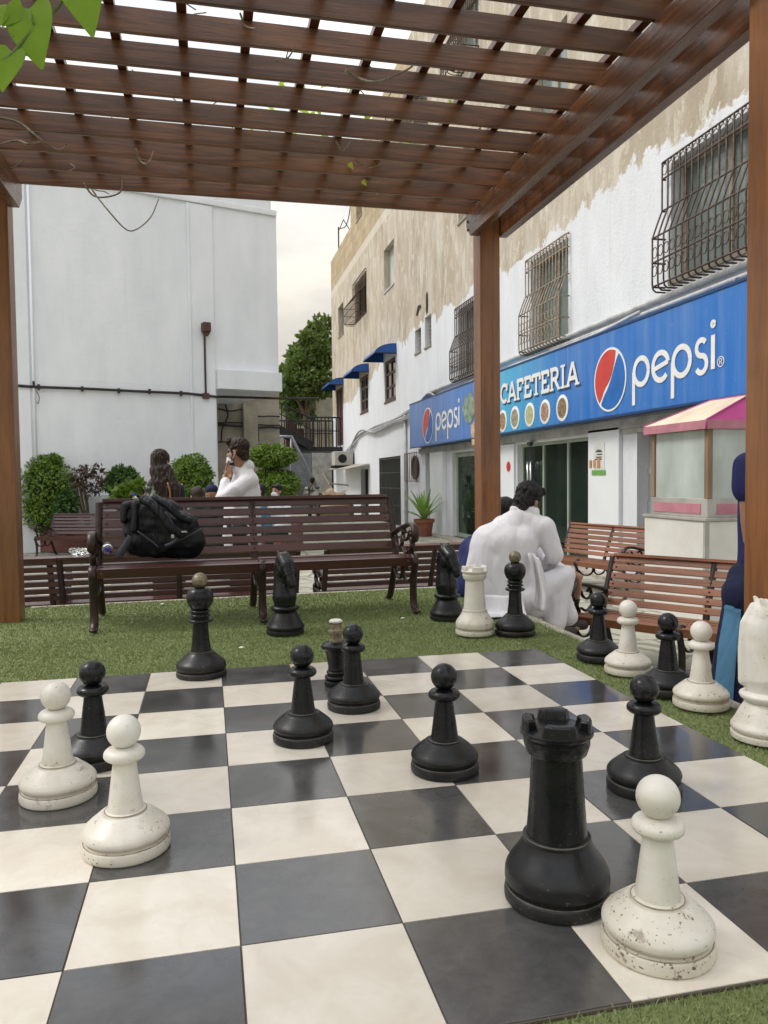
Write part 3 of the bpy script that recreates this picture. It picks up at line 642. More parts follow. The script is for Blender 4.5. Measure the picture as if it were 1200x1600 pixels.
# row behind, backs towards the camera: local +y must face the camera
rr = pi+RD(2.4)
def rear(u0, u1, label):
    a = gz(u0, 864, .30); b_ = gz(u1, 858, .30); yy = 5.60+.04*((a.x+b_.x)/2)
    m = fy((u0+u1)/2, 860, 5.60+.03*(a.x+b_.x)/2); t = at_bench(BENCH, m.x, yy+.62, rr, label); return t
rear(78, 470, 'dark slatted bench seen from behind, directly behind the backpack bench')
rear(-330, 60, 'dark slatted bench seen from behind beside the left pergola post')
rear(484, 876, 'dark slatted bench seen from behind, behind the black knight and white rook')
A1, A2 = gz(962, 865, .31), gz(1137, 876, .31)
ba = bench(1.55, SL2, IR2, 1); ra = math.atan2(A2.y-A1.y, A2.x-A1.x); dA = V((cos(ra), sin(ra), 0)); nA = V((-sin(ra), cos(ra), 0))
cA = A1+dA*(.775)-nA*.578; ba.location = (cA.x, cA.y, G); ba.rotation_euler.z = ra; tag(ba, 'reddish teak bench with black iron arm on paving beside the grass kerb', 'bench', 'slatted park benches')
B1, B2 = gz(894, 816.5, .31), gz(1006, 824, .31); rb = math.atan2(B2.y-B1.y, B2.x-B1.x); dB = V((cos(rb), sin(rb), 0)); nB = V((-sin(rb), cos(rb), 0)); cB = B1+dB*.775-nB*.578
at_bench(ba, cB.x, cB.y, rb, 'orange teak bench against the cafeteria, left end of it beside the white kiosk')
# ================================================================ CAFETERIA BUILDING (plane x = XF, faces -x)
def facade_mat():
    m, N, Lk, b = newmat('streaked_plaster_and_whitewash'); t = N.new('ShaderNodeTexCoord'); P = t.outputs['Object']
    sx = N.new('ShaderNodeSeparateXYZ'); Lk(P, sx.inputs[0]); y, z = mathn(N, Lk, 'ADD', sx.outputs['Y'], 15.0), mathn(N, Lk, 'ADD', sx.outputs['Z'], G)
    def nz_(sc, scale, d=6, r=.6, di=0): return noisef(N, Lk, coords(N, Lk, sc), scale, d, r, di)
    f1 = nz_((1, 1, .28), 2.2, 8, .68, .3); f2 = nz_((1, 1, 1), .8, 6, .6); f3 = nz_((1, 1, .45), 3.4, 8, .72, .5); fs = nz_((1, 1, .09), 4.2, 7, .72, .4)
    plaster = mixc(N, Lk, rampf(N, Lk, f2, .35, .65), (.46, .395, .30), (.37, .31, .23))
    plaster = mixc(N, Lk, rampf(N, Lk, f1, .46, .66, 0, .8), plaster, (.58, .55, .48))
    plaster = mixc(N, Lk, rampf(N, Lk, mathn(N, Lk, 'MULTIPLY', fs, rampf(N, Lk, f2, .3, .7, .7, 1.2)), .54, .78, 0, .35), plaster, (.30, .25, .185))
    plaster = mixc(N, Lk, rampf(N, Lk, f3, .53, .58, 0, .6), plaster, (.62, .58, .49))
    br = N.new('ShaderNodeTexBrick'); sw = N.new('ShaderNodeCombineXYZ'); Lk(y, sw.inputs[0]); Lk(z, sw.inputs[1]); Lk(sw.outputs[0], br.inputs['Vector'])
    br.inputs['Scale'].default_value = 1.0; br.inputs['Brick Width'].default_value = .75; br.inputs['Row Height'].default_value = .36; br.inputs['Mortar Size'].default_value = .018
    br.inputs['Color1'].default_value = (.44, .34, .20, 1); br.inputs['Color2'].default_value = (.34, .25, .14, 1); br.inputs['Mortar'].default_value = (.24, .19, .12, 1)
    bk = mixc(N, Lk, rampf(N, Lk, f3, .4, .7, 0, .6), br.outputs[0], (.52, .45, .33))
    top = mathn(N, Lk, 'GREATER_THAN', mathn(N, Lk, 'ADD', z, mathn(N, Lk, 'MULTIPLY', f2, .1)), 9.35); far = mathn(N, Lk, 'GREATER_THAN', y, 19.5)
    plaster = mixc(N, Lk, mathn(N, Lk, 'MULTIPLY', top, far), plaster, bk)
    band = mathn(N, Lk, 'LESS_THAN', mathn(N, Lk, 'ABSOLUTE', mathn(N, Lk, 'SUBTRACT', z, 9.2)), .16); plaster = mixc(N, Lk, mathn(N, Lk, 'MULTIPLY', band, .6), plaster, (.60, .56, .47))
    white = mixc(N, Lk, rampf(N, Lk, nz_((1, 1, .3), 2.0, 7, .65), .35, .7), (.70, .72, .75), (.61, .63, .655))
    white = mixc(N, Lk, rampf(N, Lk, f3, .60, .70, 0, .35), white, (.50, .47, .40)); white = mixc(N, Lk, rampf(N, Lk, fs, .60, .75, 0, .3), white, (.40, .38, .33))
    lim = N.new('ShaderNodeFloatCurve') if False else None
    # whitewash limit falls from about 5 m near to 3.9 m at the far awnings
    l1 = rampf(N, Lk, y, 23.5, 24.1, 4.98, 4.45); l2 = rampf(N, Lk, y, 26.5, 31, 0, -.65)
    lm = mathn(N, Lk, 'ADD', mathn(N, Lk, 'ADD', l1, l2), rampf(N, Lk, mathn(N, Lk, 'ADD', nz_((.6, .6, .6), .8, 6, .7), mathn(N, Lk, 'MULTIPLY', nz_((1, 1, .9), 2.5, 5), .35)), .45, .90, -.40, .40))
    isw = rampf(N, Lk, mathn(N, Lk, 'SUBTRACT', lm, z), -.02, .05)
    Lk(mixc(N, Lk, isw, plaster, white), b.inputs['Base Color']); b.inputs['Roughness'].default_value = .85
    bumpn(N, Lk, mathn(N, Lk, 'ADD', mathn(N, Lk, 'ADD', nz_((1, 1, 1), 22, 6, .7), mathn(N, Lk, 'MULTIPLY', f3, .8)), mathn(N, Lk, 'MULTIPLY', isw, .5)), b, .5, .02); return m
FM = facade_mat()
def wallgrid(q, f, a0, a1, b0, b1, holes, depth, mi=0, mr=0):
    """wall face in (a,b) with rectangular openings; f(a,b,d) d = inward depth"""
    A = sorted({a0, a1, *[h[0] for h in holes], *[h[1] for h in holes]}); B = sorted({b0, b1, *[h[2] for h in holes], *[h[3] for h in holes]})
    for i in range(len(A)-1):
        for j in range(len(B)-1):
            ca, cb = (A[i]+A[i+1])/2, (B[j]+B[j+1])/2
            if any(h[0] < ca < h[1] and h[2] < cb < h[3] for h in holes): continue
            q.add([f(A[i], B[j], 0), f(A[i+1], B[j], 0), f(A[i+1], B[j+1], 0), f(A[i], B[j+1], 0)], [(0, 1, 2, 3)], mi)
    for h in holes:
        c = [(h[0], h[2]), (h[1], h[2]), (h[1], h[3]), (h[0], h[3])]; dd = h[4] if len(h) > 4 else depth
        for i in range(4):
            (p0, p1), (r0, r1) = c[i], c[(i+1) % 4]; q.add([f(p0, p1, 0), f(p0, p1, dd), f(r0, r1, dd), f(r0, r1, 0)], [(0, 1, 2, 3)], mr)
F = lambda a, b, d: (XF+d, a, b)
W2nd = [(7.40, 5.62, 3.30, 4.72), (11.60, 10.17, 3.18, 4.67), (15.60, 14.10, 3.20, 4.69)]     # grilled windows
SMALL = [(19.38, 18.77, 4.31, 4.92), (18.40, 17.80, 4.31, 5.08)]
BROWN = [(27.2, 25.75, 3.34, 4.66), (23.15, 21.66, 3.35, 4.64)]
UPW = [(31.9, 30.6, 6.95, 8.22), (28.05, 25.85, 6.85, 8.25), (23.05, 21.70, 6.80, 8.12)]
TOPW = [(27.55, 26.5, 10.45, 11.7), (19.3, 18.0, 9.9, 11.3), (15.6, 14.2, 9.75, 11.2), (11.6, 10.2, 9.75, 11.2), (7.4, 5.9, 9.75, 11.2)]
UP2 = [(11.6, 10.2, 6.6, 8.1), (15.6, 14.1, 6.6, 8.1)]
DOOR = (32.7, 31.0, 2.35, 4.80); GATE = (24.1, 21.15, G, 1.60); HOLE = (27.3, 25.9, G, 1.27)
SHOP = [(18.45, 17.95, G, 1.58), (16.15, 13.35, G, 1.50), (12.25, 9.42, G, 1.52), (8.15, 6.6, G, 1.50)]
srt = lambda h, d=.28: (min(h[0], h[1]), max(h[0], h[1]), h[2], h[3], d)
bl = thing('cafeteria_building', 'long four storey building with bare streaked stone above and whitewash below', 'building', (XF, 15, G))
H1 = [srt(h) for h in W2nd+SMALL+BROWN+UPW+TOPW[1:]+UP2+[DOOR, GATE, HOLE]] + [srt(h, .35) for h in SHOP]
q = MB(); wallgrid(q, F, -6, 28.75, G, 12.93, [h for h in H1 if h[1] < 28.7]+[srt(TOPW[0])], .28)
wallgrid(q, F, 28.75, 33.72, G, 10.66, [h for h in H1 if h[0] > 28.8], .28)
q.add([(XF, 28.75, 10.66), (XF+12, 28.75, 10.66), (XF+12, 28.75, 12.93), (XF, 28.75, 12.93)], [(0, 1, 2, 3)])
q.add([(XF, 33.72, G), (XF+12, 33.72, G), (XF+12, 33.72, 10.66), (XF, 33.72, 10.66)], [(0, 1, 2, 3)])
q.add([(XF, 28.75, 10.66), (XF, 33.72, 10.66), (XF+12, 33.72, 10.66), (XF+12, 28.75, 10.66)], [(0, 1, 2, 3)]); q.add([(XF, -6, 12.93), (XF, 28.75, 12.93), (XF+12, 28.75, 12.93), (XF+12, -6, 12.93)], [(0, 1, 2, 3)])
q.add([(XF, -6, G), (XF+12, -6, G), (XF+12, -6, 12.93), (XF, -6, 12.93)], [(0, 1, 2, 3)])
# band, broken patches
q.build('wall', FM, bl, world=True)
WF = mat('window_frame_old', (.34, .29, .22), .6, var=.4, vs=12, bump=.3); ALU = mat('aluminium', (.55, .56, .57), .35, .6, var=.15)
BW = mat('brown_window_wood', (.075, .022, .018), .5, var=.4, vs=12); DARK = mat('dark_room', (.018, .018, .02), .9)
GRL = mat('rusty_grille', (.095, .062, .045), .6, .3, var=.5, vs=14, bump=.4); GRC = mat('cream_grille', (.34, .27, .19), .65, .1, var=.5, vs=14, bump=.4)
def pane_mat(name, col, rough=.08, tr=.0, spec=.9):
    m, N, Lk, b = newmat(name); f = noisef(N, Lk, coords(N, Lk, (1, 1, .4)), 2.2, 5)
    Lk(mixc(N, Lk, rampf(N, Lk, f, .35, .7), col, tuple(min(1, c*1.6) for c in col)), b.inputs['Base Color'])
    b.inputs['Roughness'].default_value = rough; b.inputs['Specular IOR Level'].default_value = spec
    if tr:
        tp = N.new('ShaderNodeBsdfTransparent'); tp.inputs[0].default_value = (.80, .88, .82, 1); ms = N.new('ShaderNodeMixShader'); ms.inputs[0].default_value = tr
        Lk(b.outputs[0], ms.inputs[1]); Lk(tp.outputs[0], ms.inputs[2]); Lk(ms.outputs[0], N['Material Output'].inputs[0])
    return m
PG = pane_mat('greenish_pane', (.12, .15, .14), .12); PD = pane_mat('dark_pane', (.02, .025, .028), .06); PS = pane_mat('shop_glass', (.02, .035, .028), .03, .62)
PF = pane_mat('frosted_kiosk_glass', (.44, .48, .45), .14, .25, .7)
def grille(w_, y0, y1, z0, z1, m, belly=.26, n=None, orn=True):
    q = MB(); x0 = XF-.02; y0, y1 = min(y0, y1)-.08, max(y0, y1)+.08; z0 -= .12; z1 += .05; n = n or int((y1-y0)/.115); zb = z0+(z1-z0)*.52
    def prof(s): return [(x0, z1), (x0-.05, z1-.02), (x0-.05, zb+.16), (x0-.05-belly*.5, zb-.0), (x0-.05-belly, zb-.18), (x0-.05-belly, z0+.10), (x0-.05-belly*.9, z0+.03), (x0-.05-belly*.6, z0), (x0, z0)]
    for i in range(n+1):
        y = y0+(y1-y0)*i/n
        q.tube([(a, y+(.022*sin(b*9)*(i % 2*2-1) if b < zb-.18 and b > z0+.1 else 0), b) for a, b in prof(0)], .0115, 5)
    for z, o in ((z1-.02, .05), (z1-.22, .05), (zb+.16, .05), (zb-.18, .05+belly), (z0+.35, .05+belly), (z0+.06, .05+belly)):
        q.tube([(x0, y0, z), (x0-o, y0, z), (x0-o, y1, z), (x0, y1, z)], .0125, 5)
    if orn:
        for i in range(n):
            yc = y0+(y1-y0)*(i+.5)/n; r = (y1-y0)/n*.42
            for zc, o in ((z1-.12, .055), (z0+.24, .058+belly), (z0+.46, .055+belly)):
                q.tube([(x0-o, yc+r*cos(k*pi/5), zc+r*1.3*sin(k*pi/5)) for k in range(10)], .006, 4, closed=True)
    q.build('grille', m, w_, True, world=True)
def window(h, frame, pane, muls=1, trans=0, depth=.2, fw_=.06, name='window', sill=True, label=None):
    y0, y1, z0, z1 = min(h[:2]), max(h[:2]), h[2], h[3]; x = XF+depth; q = MB()
    q.box(x-.03, x+.03, y0, y0+fw_, z0, z1); q.box(x-.03, x+.03, y1-fw_, y1, z0, z1); q.box(x-.03, x+.03, y0+fw_, y1-fw_, z1-fw_, z1); q.box(x-.03, x+.03, y0+fw_, y1-fw_, z0, z0+fw_)
    for i in range(muls): yc = y0+(y1-y0)*(i+1)/(muls+1); q.box(x-.035, x+.025, yc-fw_/2, yc+fw_/2, z0+fw_, z1-fw_)
    for i in range(trans): zc = z0+(z1-z0)*(i+1)/(trans+1); q.box(x-.028, x+.02, y0+fw_, y1-fw_, zc-fw_*.35, zc+fw_*.35)
    if sill: q.box(XF-.03, x+.03, y0-.02, y1+.02, z0-.05, z0-.002)
    w_ = q.build(name, frame, bl, bevel=.003, world=True); g_ = MB(); g_.box(x-.004, x+.004, y0+.01, y1-.01, z0+.01, z1-.01); g_.build('pane', pane, w_, world=True)
    if label: w_['label'] = label
    return w_
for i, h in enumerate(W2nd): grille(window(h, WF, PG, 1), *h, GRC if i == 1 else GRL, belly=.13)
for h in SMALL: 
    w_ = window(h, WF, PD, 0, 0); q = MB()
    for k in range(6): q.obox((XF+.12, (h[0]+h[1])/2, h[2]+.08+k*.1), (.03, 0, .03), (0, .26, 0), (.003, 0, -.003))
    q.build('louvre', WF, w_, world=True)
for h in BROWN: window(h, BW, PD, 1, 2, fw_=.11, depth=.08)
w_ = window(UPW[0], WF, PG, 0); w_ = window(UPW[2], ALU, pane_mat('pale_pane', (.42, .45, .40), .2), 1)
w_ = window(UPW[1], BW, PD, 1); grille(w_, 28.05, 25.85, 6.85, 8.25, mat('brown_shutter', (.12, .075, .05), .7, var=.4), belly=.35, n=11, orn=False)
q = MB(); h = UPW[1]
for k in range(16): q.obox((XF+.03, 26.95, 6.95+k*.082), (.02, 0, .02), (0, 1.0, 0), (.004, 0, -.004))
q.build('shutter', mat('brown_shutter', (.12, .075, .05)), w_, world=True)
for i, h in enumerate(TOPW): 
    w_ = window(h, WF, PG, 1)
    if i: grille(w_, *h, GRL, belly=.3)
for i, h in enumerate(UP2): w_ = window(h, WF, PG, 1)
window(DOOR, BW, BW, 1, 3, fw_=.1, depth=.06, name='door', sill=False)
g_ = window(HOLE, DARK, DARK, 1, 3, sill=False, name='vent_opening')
q = MB(); y0, y1 = 21.2, 24.05
for i in range(23): q.box(XF+.0, XF+.018, y0+(y1-y0)*i/22-.012, y0+(y1-y0)*i/22+.012, G+.02, 1.57)
for z in (G+.06, .1, .62, 1.1, 1.54): q.box(XF-.004, XF+.02, y0, y1, z-.02, z+.02)
gt = q.build('gate', mat('dark_gate', (.05, .045, .04), .6, .3), bl, world=True); gt['label'] = 'dark barred steel gate in the white wall'
q = MB(); q.box(XF+.15, XF+.18, 21.15, 24.1, G, 1.6); q.build('pane', pane_mat('gate_back', (.06, .085, .07), .3), gt, world=True)
# fan grille
q = MB()
for i in range(8): y = 20.3-i*.19; q.tube([(XF-.01, y, .84), (XF-.10, y, .84), (XF-.10, y, 1.62), (XF-.01, y, 1.62)], .008, 5)
for z in (.84, 1.62): q.tube([(XF-.1, 20.3, z), (XF-.1, 18.97, z)], .010, 5)
fg = q.build('vent_grille', mat('red_oxide', (.17, .06, .045), .6, .2), bl, world=True)
q = MB(); q.lathe([(0, -.01), (.30, -.01), (.33, .02), (.33, .05), (.27, .05), (.25, .01), (0, .0)], 24, (XF-.02, 19.35, 1.22), M=Matrix.Rotation(-pi/2, 3, 'Y')); q.build('exhaust_fan', mat('dirty_fan', (.10, .085, .07), .7, var=.6, vs=20), fg, world=True)
# ---- shop front
WP = mat('white_panel', (.74, .76, .78), .45, var=.08, vs=2); DW = mat('dirty_white_wall', (.46, .45, .42), .8, var=.35, vs=4, bump=.3)
def col(y0, y1, d, m, z1=1.56, name='pillar', lab=None):
    q = MB(); q.box(XF-d, XF-.002, y0, y1, G, z1); o = q.build(name, m, bl, bevel=.004, world=True)
    if lab: o['label'] = lab
    return o
col(16.62, 17.72, .10, WP); col(8.52, 9.40, .06, WP, 1.60, lab='flat white pillar carrying the poster'); col(12.30, 13.05, .05, WP, 1.54)
q = MB(); q.box(XF-.06, XF-.003, 5.6, 18.9, 1.565, 1.70); q.build('lintel', DW, bl, world=True)
q = MB(); q.box(XF-.03, XF-.003, 6.6, 8.5, 1.5, 1.564); q.build('lintel', DW, bl, world=True)
q = MB(); q.box(XF-.35, XF-.003, 5.6, 18.9, G+.0, G+.035); q.build('threshold', stone, bl, world=True)
GF = mat('pale_green_frame', (.34, .40, .32), .5, var=.2)
def shopdoor(h, muls, m=GF, fw_=.05, depth=.12): return window((h[0], h[1], h[2]+.03, h[3]), m, PS, muls, fw_=fw_, name='shop_window', sill=False, depth=depth)
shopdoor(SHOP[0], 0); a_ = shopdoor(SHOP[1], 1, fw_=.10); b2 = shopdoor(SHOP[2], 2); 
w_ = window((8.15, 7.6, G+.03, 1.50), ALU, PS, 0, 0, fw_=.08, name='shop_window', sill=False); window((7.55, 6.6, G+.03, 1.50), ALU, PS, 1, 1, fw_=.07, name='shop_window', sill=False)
q = MB()
for z0, z1 in ((.42, .58), (-.02, .10), (.95, 1.02)): q.box(XF+.155, XF+.19, 7.55, 8.2, z0, z1)
q.build('rail', ALU, w_, world=True)
q = MB(); q.box(XF+.06, XF+.085, 11.86, 11.80, .55, 1.18); q.tube([(XF+.03, 11.70, .5), (XF+.03, 11.70, 1.2)], .022, 8); q.tube([(XF+.03, 11.84, .5), (XF+.03, 11.84, 1.2)], .022, 8); q.build('handle', mat('brushed_steel', (.62, .62, .62), .25, .9), b2, True, world=True)
# interior
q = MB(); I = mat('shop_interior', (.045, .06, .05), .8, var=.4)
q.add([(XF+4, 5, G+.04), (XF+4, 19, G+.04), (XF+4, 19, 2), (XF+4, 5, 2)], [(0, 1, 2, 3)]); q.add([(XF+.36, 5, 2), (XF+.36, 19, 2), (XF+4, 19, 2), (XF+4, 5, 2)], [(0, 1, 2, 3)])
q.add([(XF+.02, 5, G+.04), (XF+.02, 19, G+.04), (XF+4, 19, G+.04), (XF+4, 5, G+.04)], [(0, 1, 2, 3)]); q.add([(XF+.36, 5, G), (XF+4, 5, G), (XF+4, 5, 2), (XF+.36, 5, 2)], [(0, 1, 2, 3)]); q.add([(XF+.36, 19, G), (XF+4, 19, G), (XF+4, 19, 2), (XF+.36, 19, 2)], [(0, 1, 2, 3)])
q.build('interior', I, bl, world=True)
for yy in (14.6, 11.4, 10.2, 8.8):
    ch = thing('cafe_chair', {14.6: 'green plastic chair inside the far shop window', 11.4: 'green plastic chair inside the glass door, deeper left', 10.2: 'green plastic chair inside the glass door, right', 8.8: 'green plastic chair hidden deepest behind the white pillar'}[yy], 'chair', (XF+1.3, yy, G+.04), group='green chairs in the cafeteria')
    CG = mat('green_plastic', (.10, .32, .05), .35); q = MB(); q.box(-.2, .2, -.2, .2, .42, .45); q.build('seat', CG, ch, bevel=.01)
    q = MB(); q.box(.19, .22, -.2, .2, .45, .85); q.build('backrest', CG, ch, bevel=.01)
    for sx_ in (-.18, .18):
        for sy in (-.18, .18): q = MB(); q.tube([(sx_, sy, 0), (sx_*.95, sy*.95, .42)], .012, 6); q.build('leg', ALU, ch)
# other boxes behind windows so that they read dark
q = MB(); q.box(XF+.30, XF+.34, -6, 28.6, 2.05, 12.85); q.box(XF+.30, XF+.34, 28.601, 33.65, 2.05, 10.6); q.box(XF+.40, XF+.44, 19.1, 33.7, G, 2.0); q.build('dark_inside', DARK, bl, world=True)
# poster, sticker, camera
o = MB(); p0, p1 = fx(927, 693, XF-.07), fx(944, 742, XF-.07)
def quadF(q, y0, y1, z0, z1, d, mi=0, t=.003): q.box(XF-d-t, XF-d, y0, y1, z0, z1, mi)
PO = [mat('poster_paper', (.70, .72, .68), .5), mat('poster_green', (.16, .42, .08), .5), mat('poster_food', (.42, .12, .05), .5, col2=(.55, .35, .12), vs=40), mat('poster_ink', (.06, .06, .07), .6)]
q = MB(); ya, yb2, zt, zb_ = p0.y, p1.y, p0.z, p1.z; quadF(q, yb2, ya, zb_, zt, .062, 0, .004); quadF(q, yb2-.03, ya+.05, zb_-.0, zb_+.07, .068, 1, .003); quadF(q, yb2+.12, ya-.12, zb_+.10, zb_+.25, .068, 2, .003)
for k, (z, a, b_) in enumerate(((.10, .1, .1), (.12, .06, .06), (.16, .06, .1), (.20, .08, .08), (.23, .07, .05))): quadF(q, yb2+a, ya-b_, zt-z-.012, zt-z+.004, .067, 3, .002)
for k in range(3): quadF(q, yb2+.14+k*.12, yb2+.20+k*.12, zb_+.11, zb_+.22, .071, 2, .002)
tag(q.build('poster', PO), 'small food poster with green strip taped to the white pillar', 'poster')
c_ = fx(794, 729, XF-.06); q = MB(); q.lathe([(0, 0), (.095, 0), (.095, .004), (0, .004)], 32, (XF-.054, c_.y, c_.z), M=Matrix.Rotation(-pi/2, 3, 'Y')); tag(q.build('sticker', mat('red_sticker', (.55, .03, .02), .4)), 'round red sticker on the white shop front pillar', 'sticker')
c_ = fx(828, 684, XF-.1); cc = thing('security_camera', 'small dark dome camera under the blue sign', 'camera', (XF-.1, c_.y, 1.56)); q = MB(); q.lathe([(0, .0), (.07, 0), (.07, -.03), (0, -.03)], 20); q.build('mount', mat('camera_grey', (.35, .35, .34), .5), cc, True, autos=40); q = MB(); q.sphere((0, 0, -.05), .055, 18, 10); q.build('dome', PD, cc, True)

# ---- signs
def sign_mat(name, c1, c2, ya, yb_):
    m, N, Lk, b = newmat(name); t = N.new('ShaderNodeTexCoord'); s_ = N.new('ShaderNodeSeparateXYZ'); Lk(t.outputs['Object'], s_.inputs[0])
    c = mixc(N, Lk, rampf(N, Lk, s_.outputs['Y'], ya, yb_), c1, c2); f = noisef(N, Lk, coords(N, Lk, (1, 1.6, .12)), 3.2, 6, .65)
    c = mixc(N, Lk, rampf(N, Lk, f, .42, .75, 0, .30), c, (.28, .40, .52)); c = mixc(N, Lk, rampf(N, Lk, noisef(N, Lk, coords(N, Lk, (1, 1, 1)), 9, 7, .7), .60, .74, 0, .35), c, (.30, .34, .36))
    Lk(c, b.inputs['Base Color']); b.inputs['Roughness'].default_value = .38; b.inputs['Coat Weight'].default_value = .2; return m
SB = (.008, .135, .47); SC_ = (.03, .40, .66)
INK = mat('sign_white', (.76, .76, .74), .5, var=.1, vs=6); RED = mat('sign_red', (.56, .045, .035), .45, var=.15); SHD = mat('sign_shadow_ink', (.02, .05, .14), .5)
ZS0, ZS1, SD = 1.735, 2.865, .30
XS = XF-SD
def signbox(name, y0, y1, m, label):
    t = thing(name, label, 'sign', (XS, (y0+y1)/2, ZS0), group='blue shop signs'); q = MB(); q.box(XS, XF-.002, y0, y1, ZS0, ZS1); q.build('board', m, t, bevel=.006, world=True)
    q = MB()
    for z in (ZS0-.012, ZS1+.012): q.box(XS-.012, XS+.03, y0, y1, z-.013, z+.013)
    q.build('edge_trim', mat('sign_trim', (.02, .07, .20), .4, .3), t, world=True); return t
def ink(q, pts, w_, y0, z0, sx_, sz, d=.004, closed=False, mi=0, t=.005, slant=0):
    """flat stroke through pts (sign coordinates: right, up) drawn on the board"""
    P = [V((p[0]*sx_, p[1]*sz, 0)) for p in pts]; n = len(P); Lf, Rt = [], []
    for i in range(n):
        if closed: a, b_ = P[i-1], P[(i+1) % n]
        else: a, b_ = P[max(i-1, 0)], P[min(i+1, n-1)]
        dd = (b_-a).normalized(); nn = V((-dd.y, dd.x, 0))*w_/2; Lf.append(P[i]+nn); Rt.append(P[i]-nn)
    m_ = n if closed else n-1
    for i in range(m_):
        j = (i+1) % n; poly_ = [Lf[i], Rt[i], Rt[j], Lf[j]]; q.prism([(p.x, p.y) for p in poly_], lambda a, b_, k: (XS-d-k*t, y0-a, z0+b_), 1, mi)
def arc(cx, cy, r, a0, a1, n=18, ry=None): return [(cx+r*cos(RD(a0+(a1-a0)*i/n)), cy+(ry or r)*sin(RD(a0+(a1-a0)*i/n))) for i in range(n+1)]
def drinks_word(par, y0, z0, h):     # lower case word, x-height h
    w_ = .17*h; s_ = h
    def done(q): q.build('letter', INK, par, world=True)
    def pp(x): q = MB(); ink(q, arc(x+.52, .5, .42, 0, 360, 26), w_, y0, z0, s_, s_, closed=False); ink(q, [(x+.08, -.55), (x+.08, .52)], w_, y0, z0, s_, s_, d=.0045); done(q)
    pp(0); x = 1.12; q = MB()
    ink(q, [(x+.12, .44), (x+.90, .60)], w_*.85, y0, z0, s_, s_, d=.0045); ink(q, arc(x+.5, .5, .42, 14, 318, 24), w_, y0, z0, s_, s_); done(q)
    pp(2.18); x = 3.30; q = MB()
    ink(q, arc(x+.34, .73, .22, 35, 270, 14) + arc(x+.34, .27, .24, 90, -150, 16)[1:], w_*.9, y0, z0, s_*1, s_); done(q); q = MB()
    ink(q, [(4.16, .06), (4.16, 1.0)], w_, y0, z0, s_, s_); ink(q, arc(4.16, 1.30, .055, 0, 360, 12), w_*.75, y0, z0, s_, s_, d=.005); done(q)
def roundel(par, yc, zc, r, ry=None):
    f = lambda a, b_, k: (XS-.004-k*.005, yc-a, zc+b_); ry = ry or r
    q = MB(); q.prism([(a, b_) for a, b_ in arc(0, 0, r, 0, 358, 48, ry)], f, 1, 0)
    q.build('roundel', INK, par, world=True)
    # red upper wave, blue lower field
    f2 = lambda a, b_, k: (XS-.0095-k*.003, yc-a, zc+b_); k_ = .93
    top = [(cos(RD(a))*r*k_, sin(RD(a))*ry*k_) for a in range(66, 232, 6)]
    wave = [(-.58*r+t_*(1.0*r), -.68*ry+1.52*ry*t_ + .18*ry*sin(t_*pi)*(-1) + .12*ry*sin(t_*2*pi)) for t_ in [i/10 for i in range(1, 10)]]
    q = MB(); q.prism(top+wave, f2, 1, 0); q.build('red_wave', RED, par, world=True)
    low = [(cos(RD(a))*r*k_, sin(RD(a))*ry*k_) for a in range(238, 415, 6)]
    wv2 = [(.52*r-t_*(1.04*r), .70*ry-1.42*ry*t_ + .10*ry*sin(t_*pi)-.22*ry*sin(t_*pi)**2) for t_ in [i/10 for i in range(0, 11)]]
    q = MB(); q.prism(low+wv2, f2, 1, 0); q.build('blue_wave', mat('sign_blue_ink', SB, .45), par, world=True)
s3 = signbox('shop_sign', 5.0, 9.62, sign_mat('blue_sign_board', SB, SB, 0, 1), 'long blue soft drink sign at the right with large white lettering and round logo')
cA_, cB_ = fx(929, 593, XS), fx(979, 593, XS); cT, cBo = fx(954, 543, XS), fx(954, 643, XS); yc = fx(953.5, 593, XS).y; roundel(s3, yc, (cT.z+cBo.z)/2, (cA_.y-cB_.y)/2*1.0, (cT.z-cBo.z)/2)
yl, yr = fx(989, 590, XS).y, fx(1120, 560, XS).y; hh = (yl-yr)/4.3; q = MB(); zb0 = fx(1000, 600, XS).z
drinks_word(s3, yl, zb0-.04, hh)
q = MB(); rc = fx(1127, 565, XS); ink(q, arc(0, 0, .052, 0, 345, 24), .009, rc.y, rc.z, 1, 1, closed=True); ink(q, [(-.018, -.028), (-.018, .03), (.008, .03), (.018, .016), (.008, .002), (-.018, .002)], .009, rc.y, rc.z, 1, 1); ink(q, [(0, .002), (.02, -.028)], .009, rc.y, rc.z, 1, 1); q.build('registered_mark', INK, s3, world=True)
SEAM = fx(766, 650, XS).y
s2 = signbox('shop_sign', 9.625, SEAM, sign_mat('cyan_sign_board', SB, SC_, -1.6, 1.2), 'blue and cyan cafeteria sign with white letters and a row of food plates')
